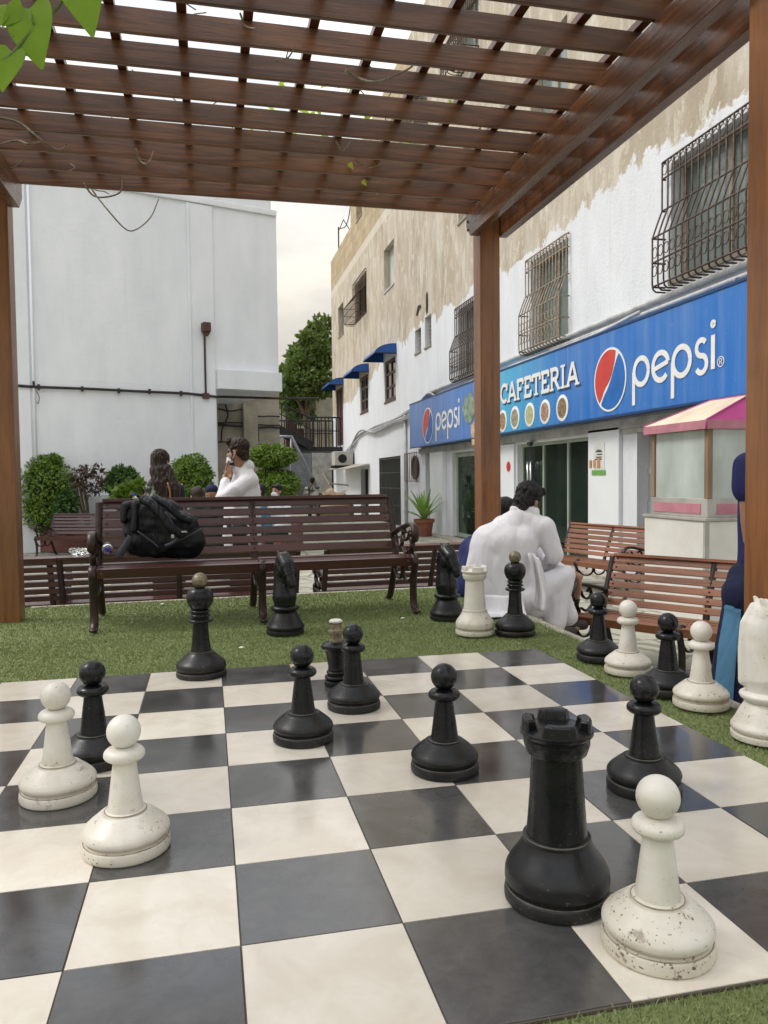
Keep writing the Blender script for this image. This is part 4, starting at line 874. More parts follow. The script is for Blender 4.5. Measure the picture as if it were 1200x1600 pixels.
def slab(q, y0, z0, h, txt, mt=None, push=0.0):
    x = 0; w_ = .185*h
    G_ = {'C': (.78, [arc(.42, .5, .34, 48, 312, 16, .42), [(.70, .66), (.70, .95)]], [(.70, .64, .07)]),
          'A': (.88, [[(.10, .04), (.44, .96)], [(.46, .96), (.78, .04)], [(.22, .32), (.66, .32)]], [(.10, .05, .15), (.78, .05, .15)]),
          'F': (.70, [[(.17, .05), (.17, .92)], [(.05, .91), (.62, .91)], [(.17, .50), (.48, .50)], [(.62, .94), (.62, .68)]], [(.17, .05, .15)]),
          'E': (.74, [[(.17, .05), (.17, .92)], [(.05, .91), (.64, .91)], [(.17, .50), (.50, .50)], [(.05, .08), (.66, .08)], [(.64, .94), (.64, .68)], [(.66, .04), (.66, .32)]], []),
          'T': (.76, [[(.38, .05), (.38, .92)], [(.04, .91), (.72, .91)], [(.06, .94), (.06, .66)], [(.70, .94), (.70, .66)]], [(.38, .05, .16)]),
          'R': (.82, [[(.17, .05), (.17, .92)], [(.05, .91), (.42, .91)]+arc(.42, .70, .21, 90, -90, 8)+[(.17, .49)], [(.40, .48), (.70, .06)]], [(.17, .05, .15), (.72, .05, .10)]),
          'I': (.44, [[(.20, .05), (.20, .95)]], [(.20, .05, .16), (.20, .93, .16)])}
    for ch_ in txt:
        adv, st__, sf = G_[ch_]
        for i, s_ in enumerate(st__): ink(q, [(x+a, b_) for a, b_ in s_], w_, y0, z0, h*.8, h, d=.004+.0004*i)
        for a, b_, r_ in sf: ink(q, [(x+a-r_, b_), (x+a+r_, b_)], .10*h, y0, z0, h*.8, h, d=.0065)
        x += adv; q.v = [(v[0]+push, v[1], v[2]) for v in q.v]; q.build('letter', mt, s2, world=True); q = MB()
ye = fx(906, 600, XS).y; hC = .40; wtot = 6.6*hC*.8; zC = fx(850, 614, XS).z-.18
Y0C = fx(783, 628, XS).y; zC = fx(845, 616, XS).z; hC = (fx(900, 563, XS).z-fx(900, 602, XS).z)
q = MB(); tot = (.78+.88+.70+.74+.76+.74+.82+.44+.88); k_ = (Y0C-ye)/tot
_ink = ink
def ink(q, pts, w_, y0, z0, sx_, sz, d=.004, closed=False, mi=0, t=.005, slant=0):
    if abs(sz-hC) < 1e-6 and abs(sx_-hC*.8) < 1e-6: sx_ = k_; w_ = w_*.95
    return _ink(q, pts, w_, y0, z0, sx_, sz, d, closed, mi, t)
slab(MB(), Y0C+.02, zC, hC, 'CAFETERIA', INK); slab(MB(), Y0C+.02-.03, zC-.03, hC, 'CAFETERIA', SHD, .0037)
FOOD = [mat('food_%d' % i, c, .6, col2=d, vs=30) for i, (c, d) in enumerate((((.40, .30, .16), (.15, .09, .05)), ((.45, .42, .30), (.12, .10, .07)), ((.25, .30, .10), (.50, .45, .28)), ((.20, .06, .05), (.45, .36, .25)), ((.30, .20, .10), (.10, .07, .04))))]
for i, (u, v, rr_) in enumerate(((786, 658, 17), (805, 653, 18), (828, 648, 18.5), (852, 643.5, 19), (879, 637.5, 20.5))):
    a, b_ = fx(u, v-rr_, XS), fx(u, v+rr_, XS); r_ = (a.z-b_.z)/2*1.02; c_ = fx(u, v, XS); q = MB()
    q.lathe([(0, .0), (r_, .0), (r_, .006), (r_*.93, .010), (0, .010)], 36, (XS-.002, c_.y, c_.z), M=Matrix.Rotation(-pi/2, 3, 'Y')); pl_ = q.build('plate', INK, s2, True, world=True, autos=30)
    q = MB(); q.lathe([(0, .0), (r_*.76, .0), (r_*.74, .003), (0, .003)], 30, (XS-.0125, c_.y, c_.z), M=Matrix.Rotation(-pi/2, 3, 'Y')); q.build('food', FOOD[i], pl_, world=True)
s1 = signbox('shop_sign', SEAM+.005, 18.9, sign_mat('blue_sign_board_far', SB, SB, 0, 1), 'blue soft drink sign at the far left end with smaller lettering and logo')
a, b_ = fx(661, 664, XS), fx(677, 664, XS); t_, u_ = fx(669, 637, XS), fx(669, 693, XS); roundel(s1, (a.y+b_.y)/2, (t_.z+u_.z)/2, (a.y-b_.y)/2, (t_.z-u_.z)/2)
yl, yr = fx(681, 660, XS).y, fx(719, 655, XS).y; q = MB(); hh = (yl-yr)/4.3; drinks_word(s1, yl, fx(690, 672, XS).z, hh)
q = MB(); q.prism([(a_+random.uniform(-.05, .05), b_+random.uniform(-.06, .06)) for a_, b_ in arc(0, 0, .50, 0, 340, 14, .40)], lambda a_, b_, k: (XS-.004-k*.004, fx(733, 637, XS).y-a_*.78, fx(733, 637, XS).z+b_*.75), 1); q.build('food_picture', mat('salad_print', (.10, .17, .06), .5, col2=(.3, .36, .33), vs=6), s1, world=True)
q = MB(); q.prism([(-.16, -.3), (.16, -.3), (.24, .1), (.1, .2), (-.1, .14), (-.24, .1)], lambda a_, b_, k: (XS-.004-k*.004, fx(742, 668, XS).y-a_, fx(742, 668, XS).z-.05+b_), 1); q.build('bucket_picture', mat('bucket_print', (.62, .55, .40), .5, col2=(.45, .25, .12), vs=10), s1, world=True)

# ---- awnings
def awning(y0, y1, z, out_, label):
    t = thing('awning', label, 'awning', (XF, (y0+y1)/2, z), group='blue awnings'); n = 8; pr = [(XF-out_*sin(pi/2*i/n), z+.30*cos(pi/2*i/n)) for i in range(n+1)]
    q = MB()
    for i in range(n):
        (xa, za), (xb, zb_2) = pr[i], pr[i+1]; q.add([(xa, y0, za), (xa, y1, za), (xb, y1, zb_2), (xb, y0, zb_2)], [(0, 1, 2, 3)])
    for y in (y0, y1): q.add([(XF, y, z)]+[(a, y, b_) for a, b_ in pr], [tuple(range(n+2))])
    o = q.build('canopy', mat('blue_awning', (.008, .085, .34), .4, var=.2), t, world=True, smooth=False); s_ = o.modifiers.new('s', 'SOLIDIFY'); s_.thickness = .012
    q = MB(); q.tube([(XF, y0, z), (XF-out_, y0, z), (XF-out_, y1, z), (XF, y1, z)], .015, 6); q.build('frame', DARK, t, world=True)
for (ua, va, ub, vb), lb in zip((((540, 590), (574.5, 590)), ((574.5, 566), (617, 561)), ((506, 612), (537, 610))), ('middle of three blue curved window awnings on the white wall', 'largest, nearest blue curved awning on the white wall', 'farthest blue curved awning over the brown landing door')) if False else (): pass
awning(25.6, 27.4, 4.66, .62, 'middle one of the three blue curved awnings on the white wall')
awning(21.5, 23.3, 4.66, .66, 'nearest and largest of the three blue curved awnings on the white wall')
awning(30.8, 32.9, 4.84, .62, 'farthest of the three blue curved awnings, over the brown landing door')
# ---- cables and pipes
PW = mat('painted_pipe', (.60, .60, .58), .6, var=.3, vs=5); CB = mat('grey_cable', (.42, .42, .42), .7, var=.3, vs=5)
def run(name, label, pts, r, m=PW, cat='pipe', n=8, sm_=True):
    q = MB(); P = curve(pts, 6) if sm_ and len(pts) > 2 else pts; q.tube(P, r, n); return tag(q.build(name, m, None, True), label, cat)
run('pipe', 'white pipe running above the blue sign from the pergola post', [(XF-.05, 5.2, 3.13), (XF-.05, 17.9, 3.09)], .04)
run('conduit', 'lower pale conduit lying on top of the blue sign', [(XF-.09, 5.2, 3.00), (XF-.09, 10.6, 2.99)], .028, cat='conduit')
run('conduit', 'slanting grey conduit end on top of the cafeteria sign', [(XF-.16, 12.2, 2.94), (XF-.12, 9.4, 2.95), (XF-.12, 7.9, 3.03)], .024, cat='conduit')
run('pipe', 'thin white vertical drain pipe left of the far sign end', [(XF-.05, 20.35, G), (XF-.05, 20.35, 2.75)], .045)
q = MB()
for k in range(5):
    y = 18.9; pts = []
    for u, v in ((740, 603-k*2), (715, 612-k), (690, 617+k*2), (668, 622-k*2), (640, 640+k*3), (615, 655+k*1.5), (585, 668+k*2), (560, 682-k*2), (541, 705+k*3)): pts.append(fx(u, v+random.uniform(-1.5, 1.5), XF-.05-.02*k))
    q.tube(curve(pts, 5), .022 if k else .03, 6)
tag(q.build('cable_bundle', CB, None, True), 'sagging bundle of grey cables along the white wall', 'cables')
q = MB(); q.tube(curve([fx(1160, 432, XF-.1), fx(1150, 435, XF-.12), fx(1147, 446, XF-.12), fx(1160, 455, XF-.1)], 5), .01, 6)
for _ in range(5):
    u0 = random.uniform(800, 1000); v0 = 610-.342*(u0-785.6)-14; q.tube(curve([fx(u0, v0, XF-.12), fx(u0+12, v0+6+random.uniform(-6, 6), XF-.15), fx(u0+28, v0-8, XF-.13), fx(u0+40, v0-14, XF-.12)], 5), .007, 5)
tag(q.build('loose_wires', CB, None, True), 'thin loose wires curling above the blue sign', 'wires')
q = MB()
for u, v in ((655, 487), (667, 460), (672, 490)): pass
q.prism([(-.05, .25), (.06, .3), (.05, -.1), (-.02, -.28), (-.08, -.1)], lambda a, b_, k: (XF-.02-k*.01, fx(668, 475, XF).y-a, fx(668, 475, XF).z+b_), 1); q.build('broken_plaster', mat('broken_plaster', (.05, .045, .04), .9), bl, world=True); q = MB()
q.prism([(-.5, -.05), (-.1, .3), (.45, .26), (.40, .15), (0, .12), (-.3, -.1)], lambda a, b_, k: (XF-.02-k*.01, fx(655, 488, XF).y-a*.5, fx(655, 488, XF).z+b_*.6), 1)
q.build('broken_plaster', mat('broken_plaster', (.05, .045, .04), .9), bl, world=True)
# roof wires / antenna
q = MB(); q.tube([(XF+.3, 33.3, 10.66), (XF+.3, 33.3, 12.1)], .03, 5); q.tube([(XF+.3, 33.3, 11.9), (XF+.3, 32.0, 12.0), (XF+.6, 31.6, 11.3)], .02, 5); q.tube(curve([(XF+.3, 33.3, 12.0), (XF+.3, 31, 11.6), (XF+.2, 28.8, 12.9)], 5), .02, 5)
tag(q.build('roof_antenna', DARK), 'thin wire antenna on the far roof corner', 'antenna')
# ================================================================ WHITE BUILDING ON THE LEFT
LD = V((sin(RD(72.8)), cos(RD(72.8)), 0)); LN = V((-LD.y, LD.x, 0))      # along the wall, away from the camera
LP = CAM + ray(340, 700)*17.3; LP.z = 0
def lw(u, v, d=0): return fpl(u, v, LP+LN*d, LN)
def LF(a, b, d): p = LP+LD*a+LN*d; return (p.x, p.y, b)      # a along wall (0 = lower corner), b height, d depth behind the wall face
def la(u, v, d=0): p = lw(u, v, d); return (p-LP).dot(LD), p.z
def whitewash():
    m, N, Lk, b = newmat('white_wall_paint'); f = noisef(N, Lk, coords(N, Lk, (1, 1, .35)), 1.3, 7, .6); g_ = noisef(N, Lk, coords(N, Lk, (1, 1, .06)), 5, 6, .7)
    c = mixc(N, Lk, rampf(N, Lk, f, .38, .66), (.81, .835, .87), (.72, .75, .79)); c = mixc(N, Lk, rampf(N, Lk, g_, .6, .8, 0, .4), c, (.60, .61, .61))
    Lk(c, b.inputs['Base Color']); b.inputs['Roughness'].default_value = .8; bumpn(N, Lk, mathn(N, Lk, 'ADD', noisef(N, Lk, coords(N, Lk), 2.5, 7, .7), mathn(N, Lk, 'MULTIPLY', noisef(N, Lk, coords(N, Lk), 30, 5), .15)), b, .35, .05); return m
WW = whitewash(); BEI = mat('beige_wall', (.46, .42, .33), .85, var=.3, vs=2.5, bump=.3)
lb = thing('white_building', 'tall windowless white building on the left with an overhanging upper storey', 'building', tuple(LP+V((0, 0, G))))
aR, zS = la(441, 609, -.15); _, zS = la(341, 605, -.15); zF = la(341, 578, 0)[1]; aR2 = la(434, 500)[0]; zTop = la(425, 346)[1]; zPar = la(431, 322)[1]+.15
q = MB()
def lbox(q, a0, a1, b0, b1, d0, d1, mi=0):
    p = [V(LF(a, b, d)) for a, b, d in (((a0+a1)/2, (b0+b1)/2, (d0+d1)/2),)][0]; return q.obox(p, LD*(a1-a0)/2, V((0, 0, (b1-b0)/2)), LN*(d1-d0)/2, mi)
lbox(q, -14, 0, G, zS, .0, 8); q.build('wall', WW, lb, world=True)
q = MB(); lbox(q, -14, aR2, zS+.002, zTop+.25, -.0+.003, 8); q.build('wall', WW, lb, world=True)
q = MB(); lbox(q, .004, aR, zS-.03, zF, -.16, 7.9); q.build('fascia', WW, lb, bevel=.01, world=True)
q = MB(); lbox(q, -14, aR2-.08, zTop+.252, zPar+.12, .10, 7.8); lbox(q, -14, aR2+.04, zPar+.122, zPar+.26, .0, 7.9); q.build('parapet', WW, lb, bevel=.015, world=True)
q = MB(); aa = la(298, 480)[0]; ab = la(334, 480)[0]; lbox(q, aa-.06, aa, G, zTop+.1, -.045, .0); lbox(q, aa, ab, G, zTop+.1, -.028, .0); q.build('pilaster', WW, lb, bevel=.01, world=True)
q = MB(); lbox(q, -14, aR2+.0, zTop+.12, zTop+.25, -.05, .0); q.build('moulding', WW, lb, bevel=.015, world=True)
ap = la(44, 500)[0]; q = MB(); lbox(q, -14, ap, G, zTop, -.03, .0); q.build('pilaster', WW, lb, bevel=.01, world=True)
ledge = la(300, 770)[1]; q = MB(); lbox(q, -14, -.0, G, ledge, -.06, .0); q.build('plinth', WW, lb, bevel=.01, world=True)
aw2 = la(437, 690, 3.2)[0]; ac2 = la(396, 690, 3.1)[0]; q = MB(); lbox(q, -.5, aw2, G, zS+.6, 3.2, 3.4); lbox(q, ac2-.30, ac2+.1, G, zS, 3.0, 3.199); lbox(q, -.5, -.001, G, zS-.01, .1, 3.19); q.build('recess_wall', BEI, lb, world=True)
run('drain_pipe', 'white downpipe at the left of the big white wall', [LF(ap+.06, G, -.03), LF(ap+.06, zTop, -.03)], .026, WW, 'pipe')
IRN = mat('dark_conduit', (.04, .03, .03), .6, var=.5, vs=8)
q = MB(); pts = [LF(*la(u, v), -.05) for u, v in ((27, 603), (55, 605), (140, 608), (220, 612), (290, 615), (320, 618), (341, 621))]; q.tube(pts, .028, 6)
for u, v in ((60, 605), (128, 608), (185, 611), (233, 612), (282, 615), (52, 600)): a_, b_ = la(u, v); lbox(q, a_-.02, a_+.02, b_-.05, b_+.05, -.085, -.0)
tag(q.build('conduit', IRN), 'long dark conduit running across the white wall', 'conduit')
lp_ = thing('wall_lamp', 'rusty floodlight box on a thin conduit on the white wall', 'lamp', tuple(lw(318, 515, -.05)))
q = MB(); a_, b_ = la(318.5, 515); lbox(q, a_-.085, a_+.085, b_-.08, b_+.12, -.26, -.06); q.prism([(a_-.085, b_-.081), (a_+.085, b_-.081), (a_+.04, b_-.16), (a_-.04, b_-.16)], lambda a, b, d: LF(a, b, -.22+d*.12), 1); q.build('housing', mat('rusty_box', (.10, .045, .035), .7, var=.4, vs=20), lp_, bevel=.01, world=True)
q = MB(); q.tube([LF(*la(318.5, 524), -.05), LF(*la(320.5, 616), -.05)], .022, 6); q.build('conduit', IRN, lp_, world=True)
q = MB(); a_, b_ = la(320.5, 619); lbox(q, a_-.07, a_+.07, b_-.06, b_+.06, -.10, -.01); q.build('junction_box', mat('rusty_box', (.1, .05, .04)), lp_, bevel=.006, world=True)
q = MB()
rc_ = thing('recess_cables', 'dark cables and pipes crossing the beige recess wall', 'cables', tuple(pd(390, 660, 20)))
for k, vv in enumerate((640, 659, 664, 690)):
    q = MB()
    pts = [fpl(u, vv+(u-340)*.05+random.uniform(-2, 2)+(6 if k == 0 and u > 385 else 0), LP+LN*3.1, LN) for u in (341, 360, 380, 400, 420, 437)]; q.tube(curve(pts, 4), .02 if k != 2 else .035, 5); q.build('cable', IRN, rc_, world=True)
q = MB()
q.tube(curve([fpl(352, 632, LP+LN*3.05, LN), fpl(356, 650, LP+LN*3.05, LN), fpl(347, 670, LP+LN*3.05, LN), fpl(346, 692, LP+LN*3.05, LN)], 4), .022, 5); q.build('cable', IRN, rc_, world=True); q = MB(); q.tube([LF(*la(340, 619, .1), .2), LF(1.9, zS-.1, .6), LF(2.6, zS-.1, .2)], .03, 5); q.tube([fpl(403, 665, LP+LN*3.05, LN), fpl(404, 690, LP+LN*3.05, LN)], .02, 5)
q.build('cable', IRN, rc_, world=True)
q = MB(); q.tube(curve([lw(57, 611, -.06), lw(61, 620, -.08), lw(60, 630, -.08), lw(57, 628, -.06)], 5), .008, 5); tag(q.build('loose_wire', IRN), 'thin curled wire hanging from the conduit on the white wall', 'wire')
# ---------------------------------------------------------------- planter, path bushes
RT = mat('red_planter_tile', (.20, .065, .055), .5, var=.3, vs=8, bump=.2)
ple = gz(-160, 862, G); plr = gz(440, 866, G); dpl = (plr-ple).normalized(); npl = V((-dpl.y, dpl.x, 0))
pl_t = thing('planter', 'long low red tiled planter along the white building', 'planter', tuple((ple+plr)/2))
q = MB(); q.obox((ple+plr)/2+npl*.75+V((0, 0, .26)), (plr-ple)/2, npl*.75, (0, 0, .26)); q.build('wall', RT, pl_t, bevel=.02, world=True)
q = MB(); q.obox((ple+plr)/2+npl*.75+V((0, 0, .5225)), (plr-ple)/2*.99, npl*.66, (0, 0, .002)); q.build('soil', mat('soil', (.09, .06, .035), .9, var=.5, vs=12, bump=.8), pl_t, world=True)
FO = [leafmat('bush_leaf', (.055, .12, .016), (.25, .36, .05), .25, .45), leafmat('dark_leaf', (.035, .09, .02), (.09, .17, .035), .2, .45), leafmat('croton_leaf', (.045, .03, .022), (.12, .075, .05), .15, .4), leafmat('tree_leaf', (.06, .11, .022), (.19, .25, .06), .35, .6)]
BK = mat('bark', (.15, .11, .075), .9, var=.4, vs=20, bump=.6)
def leafcloud(n, sample, size, asp=1.8, up=.35, fold=.3):
    vs = []; fs = []
    for i in range(n):
        c, o_ = sample(); c = V(c); d = V((random.gauss(0, 1), random.gauss(0, 1), random.gauss(0, 1)))+V(o_)*1.1; d.z -= .2; d.normalize()
        nn = V(o_)*1.0+V((random.gauss(0, .6), random.gauss(0, .6), random.gauss(up, .6))); sd_ = d.cross(nn)
        if sd_.length < .01: continue
        sd_.normalize(); nn = sd_.cross(d); L_ = size*random.uniform(.6, 1.3); w_ = L_/asp/2; k = len(vs)
        vs += [c, c+d*L_*.45+sd_*w_+nn*w_*fold, c+d*L_, c+d*L_*.45-sd_*w_+nn*w_*fold]; fs += [(k, k+1, k+2), (k, k+2, k+3)]
    return vs, fs
def ball_sampler(blobs, shell=.72):
    wts = [b[1][0]*b[1][1] for b in blobs]
    def f():
        (c, r) = random.choices(blobs, wts)[0]; d = V((random.gauss(0, 1), random.gauss(0, 1), random.gauss(0, 1))).normalized(); k = shell+(1-shell)*random.random()**.6
        k *= 1+.26*noise.noise(d*2.8+V(c)); return V((c[0]+d.x*r[0]*k, c[1]+d.y*r[1]*k, c[2]+d.z*r[2]*k)), d
    return f
def bush(name, label, u, vb, vt, blobs, n, size, m, D=None, cat='bush', stems=4, zb=.04, core=True, grp=None, asp=1.8, stemh=.3, shell=.72):
    """blobs in pixels relative: list of (u,v,ru,rv) at depth D"""
    base = pd(u, vb, D); t = thing(name, label, cat, (base.x, base.y, zb if zb is not None else base.z), group=grp); k = D/FPX; B = []
    for (bu, bv, ru, rv) in blobs: c = pd(bu, bv, D); B.append((tuple(c), (ru*k, ru*k*.9, rv*k)))
    vs, fs = leafcloud(n, ball_sampler(B, shell), size, asp); q = MB(); q.v = vs; q.f = fs; q.m = [0]*len(fs)
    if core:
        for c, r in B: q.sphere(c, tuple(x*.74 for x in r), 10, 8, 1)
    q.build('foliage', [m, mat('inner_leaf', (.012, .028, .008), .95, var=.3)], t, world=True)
    q = MB(); top = V(B[0][0]); b0 = V((base.x, base.y, t.location.z-.02))
    for i in range(stems):
        a = 6.28*i/stems; e_ = top+V((cos(a), sin(a), .2))*B[0][1][0]*.5; md = b0.lerp(e_, .5)+V((cos(a)*.05, sin(a)*.05, 0)); q.tube(curve([b0+V((cos(a)*.03, sin(a)*.03, 0)), md, e_], 4), [.02-.014*j/8 for j in range(9)], 5)
    q.build('trunk', BK, t, True, world=True); return t
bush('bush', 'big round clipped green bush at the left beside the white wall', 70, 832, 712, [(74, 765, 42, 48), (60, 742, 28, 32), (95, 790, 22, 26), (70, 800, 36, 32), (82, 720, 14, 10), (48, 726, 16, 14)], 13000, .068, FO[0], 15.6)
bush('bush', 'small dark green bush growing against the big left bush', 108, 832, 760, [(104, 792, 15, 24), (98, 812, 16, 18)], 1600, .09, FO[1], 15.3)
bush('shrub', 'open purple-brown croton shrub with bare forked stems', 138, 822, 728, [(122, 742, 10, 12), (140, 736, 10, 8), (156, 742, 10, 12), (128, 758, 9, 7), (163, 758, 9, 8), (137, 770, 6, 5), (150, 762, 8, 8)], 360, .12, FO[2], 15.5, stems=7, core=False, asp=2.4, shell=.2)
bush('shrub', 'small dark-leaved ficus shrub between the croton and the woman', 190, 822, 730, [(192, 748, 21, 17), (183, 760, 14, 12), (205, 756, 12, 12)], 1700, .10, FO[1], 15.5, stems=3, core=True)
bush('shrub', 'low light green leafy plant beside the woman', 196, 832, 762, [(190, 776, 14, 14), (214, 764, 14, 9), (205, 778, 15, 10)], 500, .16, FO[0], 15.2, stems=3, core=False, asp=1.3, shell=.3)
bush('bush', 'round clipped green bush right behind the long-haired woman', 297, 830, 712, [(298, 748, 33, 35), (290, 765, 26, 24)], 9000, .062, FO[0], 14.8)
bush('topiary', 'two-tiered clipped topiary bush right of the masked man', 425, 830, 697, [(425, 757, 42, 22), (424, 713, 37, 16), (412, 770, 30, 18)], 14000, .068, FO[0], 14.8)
ls = copy_tree(BENCH); ls.location = tuple(gz(162, 864, G)-npl*.0)[:2]+(G,); ls.rotation_euler.z = math.atan2(dpl.y, dpl.x)
ls['label'] = 'small dark bench in front of the red planter, right of the gap'; ls['group'] = 'slatted park benches'
s_ = copy_tree(ls); p_ = gz(-10, 860, G); s_.location = (p_.x, p_.y, G); s_['label'] = 'small dark bench in front of the red planter, left under the big bush'
p_ = gz(176, 866, G)-npl*.95; ls.location = (p_.x+.0, p_.y+.3, G); p_ = gz(-16, 862, G)-npl*.95; s_.location = (p_.x, p_.y+.3, G)
# ---------------------------------------------------------------- alley: tree, stairs, clutter
def tree(u, D, blobs, n, size, label, m, zb=G):
    base = pd(u, 770, D); base.z = zb; k = D/FPX; t = thing('tree', label, 'tree', tuple(base)); B = [(tuple(pd(a, b, D+random.uniform(-1.5, 1.5))), (r*k, r*k, s*k)) for a, b, r, s in blobs]
    vs, fs = leafcloud(n, ball_sampler(B, .35), size, 1.7); q = MB(); q.v = vs; q.f = fs; q.m = [0]*len(fs); q.build('crown', m, t, world=True)
    q = MB(); q.tube(curve([base, base+V((.2, 0, 2.2)), pd(u, 640, D)], 6), [.26-.10*i/12 for i in range(13)], 8); f0 = pd(u, 650, D)
    for c, r in B: q.tube(curve([f0, f0.lerp(V(c), .5)+V((0, 0, .2)), V(c)], 4), [.11-.09*i/8 for i in range(9)], 6)
    q.build('trunk', BK, t, True, world=True)
tree(478, 37, [(490, 545, 22, 20), (470, 560, 22, 22), (502, 560, 16, 26), (498, 520, 9, 14), (497, 502, 5, 10), (455, 590, 22, 22), (462, 620, 26, 22), (480, 600, 28, 22), (505, 600, 14, 20), (466, 575, 18, 18), (452, 625, 16, 18), (470, 645, 20, 14), (446, 605, 12, 16), (488, 512, 8, 8), (478, 528, 10, 9), (510, 508, 8, 14), (505, 535, 12, 14)], 12000, .27, 'leafy green tree at the end of the alley', FO[3])
bk = thing('back_building', 'weathered beige back building closing the alley behind the stairs', 'building', (7, 44, G)); q = MB()
q.box(4.2, 15, 40.0, 44, G, 5.2); q.box(5.6, 15, 39.6, 39.998, 3.6, 5.6); q.build('wall', BEI, bk, world=True); q = MB(); q.box(-9, 4.198, 39, 44, G, 2.6); q.build('wall', DW, bk, world=True)
q = MB(); q.box(5.0, 6.0, 39.9, 39.99, 2.6, 4.2); q.build('door', BW, bk, world=True); q = MB(); q.box(5.3, 6.5, 39.2, 39.59, 4.5, 5.9); q.build('shed', mat('rust_shed', (.10, .07, .05), .8, var=.4), bk, world=True)
SK = mat('black_steel', (.018, .018, .022), .5, .3)
fe = thing('fire_stairs', 'black steel stairs and landing with railings at the brown door', 'stairs', (XF-2, 32, G)); yL = 31.2; xl = fy(440, 700, yL).x; zl = fy(500, 699, yL).z
q = MB(); q.box(xl, XF-.02, yL, yL+2.0, zl-.16, zl+.02); q.build('landing', SK, fe, world=True)
def rail(q, p, r_, h=1.0, n=8):
    p, r_ = V(p), V(r_); up_ = V((0, 0, h)); q.tube([p+up_, r_+up_], .035, 6); q.tube([p+up_*.55, r_+up_*.55], .02, 6)
    for i in range(n+1): a = p.lerp(r_, i/n); q.tube([a, a+up_], .022, 6)
q = MB(); rail(q, (xl+1.2, yL+.03, zl), (XF-.1, yL+.03, zl), 1.25, 8); q.build('railing', SK, fe, world=True); q = MB(); rail(q, (xl, yL+1.9, zl), (XF-.1, yL+1.9, zl), 1.25, 8); q.build('railing', SK, fe, world=True)
p_a, p_b = fy(489, 697, yL-.2), fy(430, 668, yL-.2); q = MB()
q.bar(p_a, p_b, .08, .34)
q.bar(p_a+V((0, 1.1, 0)), p_b+V((0, 1.1, 0)), .08, .3)
for i in range(9): a = p_a.lerp(p_b, (i+.5)/9)+V((0, .55, .1)); q.box(a.x-.15, a.x+.15, a.y-.5, a.y+.5, a.z-.02, a.z+.02)
q.build('upper_flight', SK, fe, world=True); q = MB(); rail(q, p_a+V((0, -.05, .1)), p_b+V((0, -.05, .1)), 1.0, 6); q.build('railing', SK, fe, world=True)
q = MB(); a, b_ = fy(437, 727, 28.0), fy(482, 772, 28.0)
b_ = fy(492, 790, 28); q.bar(a, b_, .07, .28); q.bar(a+V((0, 1.2, 0)), b_+V((0, 1.2, 0)), .07, .28)
for i in range(9): c_ = a.lerp(b_, (i+.5)/9)+V((0, .6, .1)); q.box(c_.x-.14, c_.x+.14, c_.y-.58, c_.y+.58, c_.z-.02, c_.z+.02)
q.build('lower_flight', mat('grey_steps', (.10, .11, .12), .6), fe, world=True); q = MB(); D_ = 26.5; q.tube([pd(425, 682, D_), pd(455, 682, D_), pd(499, 769, D_)], .055, 8); q.tube([pd(455, 682, D_), pd(455, 775, D_)], .04, 6); q.tube([pd(499, 769, D_), pd(499, 800, D_)], .04, 6); q.build('handrail', mat('grey_rail', (.28, .30, .33), .5, .3), fe, True, world=True)
sh = thing('roller_shutter', 'grey roller shutter under the stairs in the alley', 'shutter', (3, 35, G)); q = MB(); x0_, x1_ = fy(440, 730, 34.8).x, fy(488, 730, 34.8).x
for i in range(30): q.obox(((x0_+x1_)/2, 34.8, G+.05+i*.09), ((x1_-x0_)/2, 0, 0), (0, .015, .04), (0, .008, -.004))
q.build('slats', mat('shutter_grey', (.20, .22, .23), .5, .2, var=.3), sh, world=True, recalc=True); q = MB(); q.box(x0_-.1, x0_, 34.7, 34.9, G, 2.6); q.box(x1_, x1_+.9, 34.7, 34.9, G, 2.4); q.build('frame', DW, sh, world=True)
q = MB(); x2_ = fy(500, 730, 35.5).x; q.box(x2_, XF+1.0, 35.5, 35.6, G, 2.35); tag(q.build('dark_doorway', DARK), 'unlit black doorway under the landing', 'doorway')
ac = thing('air_conditioner', 'pale outdoor air conditioner box hung at the alley corner', 'air conditioner', tuple(fy(529, 727, 28.5))); a, b_ = fy(523, 706, 28.5), fy(537, 727, 28.5); q = MB(); q.box(a.x, XF-.06, 28.5, 29.3, b_.z, a.z+.02); q.build('case', mat('ac_case', (.46, .45, .40), .5, var=.15), ac, bevel=.02, world=True)
q = MB(); q.lathe([(0, .01), (.17, .01), (.17, 0)], 20, ((a.x+XF-.06)/2-.06, 28.49, (a.z+b_.z)/2), M=Matrix.Rotation(pi/2, 3, 'X')); q.build('fan', DARK, ac, world=True); q = MB(); q.box(a.x-.05, XF-.01, 28.6, 28.68, b_.z-.10, b_.z-.01); q.box(a.x-.05, XF-.01, 29.1, 29.18, b_.z-.10, b_.z-.01); q.build('bracket', SK, ac, world=True)
q = MB(); aw = fy(560, 722, 27).z; q.add([(XF-.02, 25.6, 1.42), (XF-.75, 25.7, 1.26), (XF-.75, 30.6, 1.30), (XF-.02, 30.6, 1.50)], [(0, 1, 2, 3)]); o = q.build('tin_canopy', mat('tin', (.42, .38, .32), .6, .2, var=.4)); o.modifiers.new('s', 'SOLIDIFY').thickness = .03; tag(o, 'dirty tin canopy sheet over the low opening in the alley', 'canopy')
CBD = [mat('cardboard', (.30, .21, .13), .8, var=.3, vs=6), mat('timber_scrap', (.36, .30, .22), .8, var=.4, vs=6)]
CL = ['lowest left carton of the discarded heap in the alley', 'open carton in the middle of the alley heap, on the ground', 'flat carton at the right end of the alley heap against the wall', 'carton on top of the left end of the alley heap', 'small tilted carton crowning the alley heap']
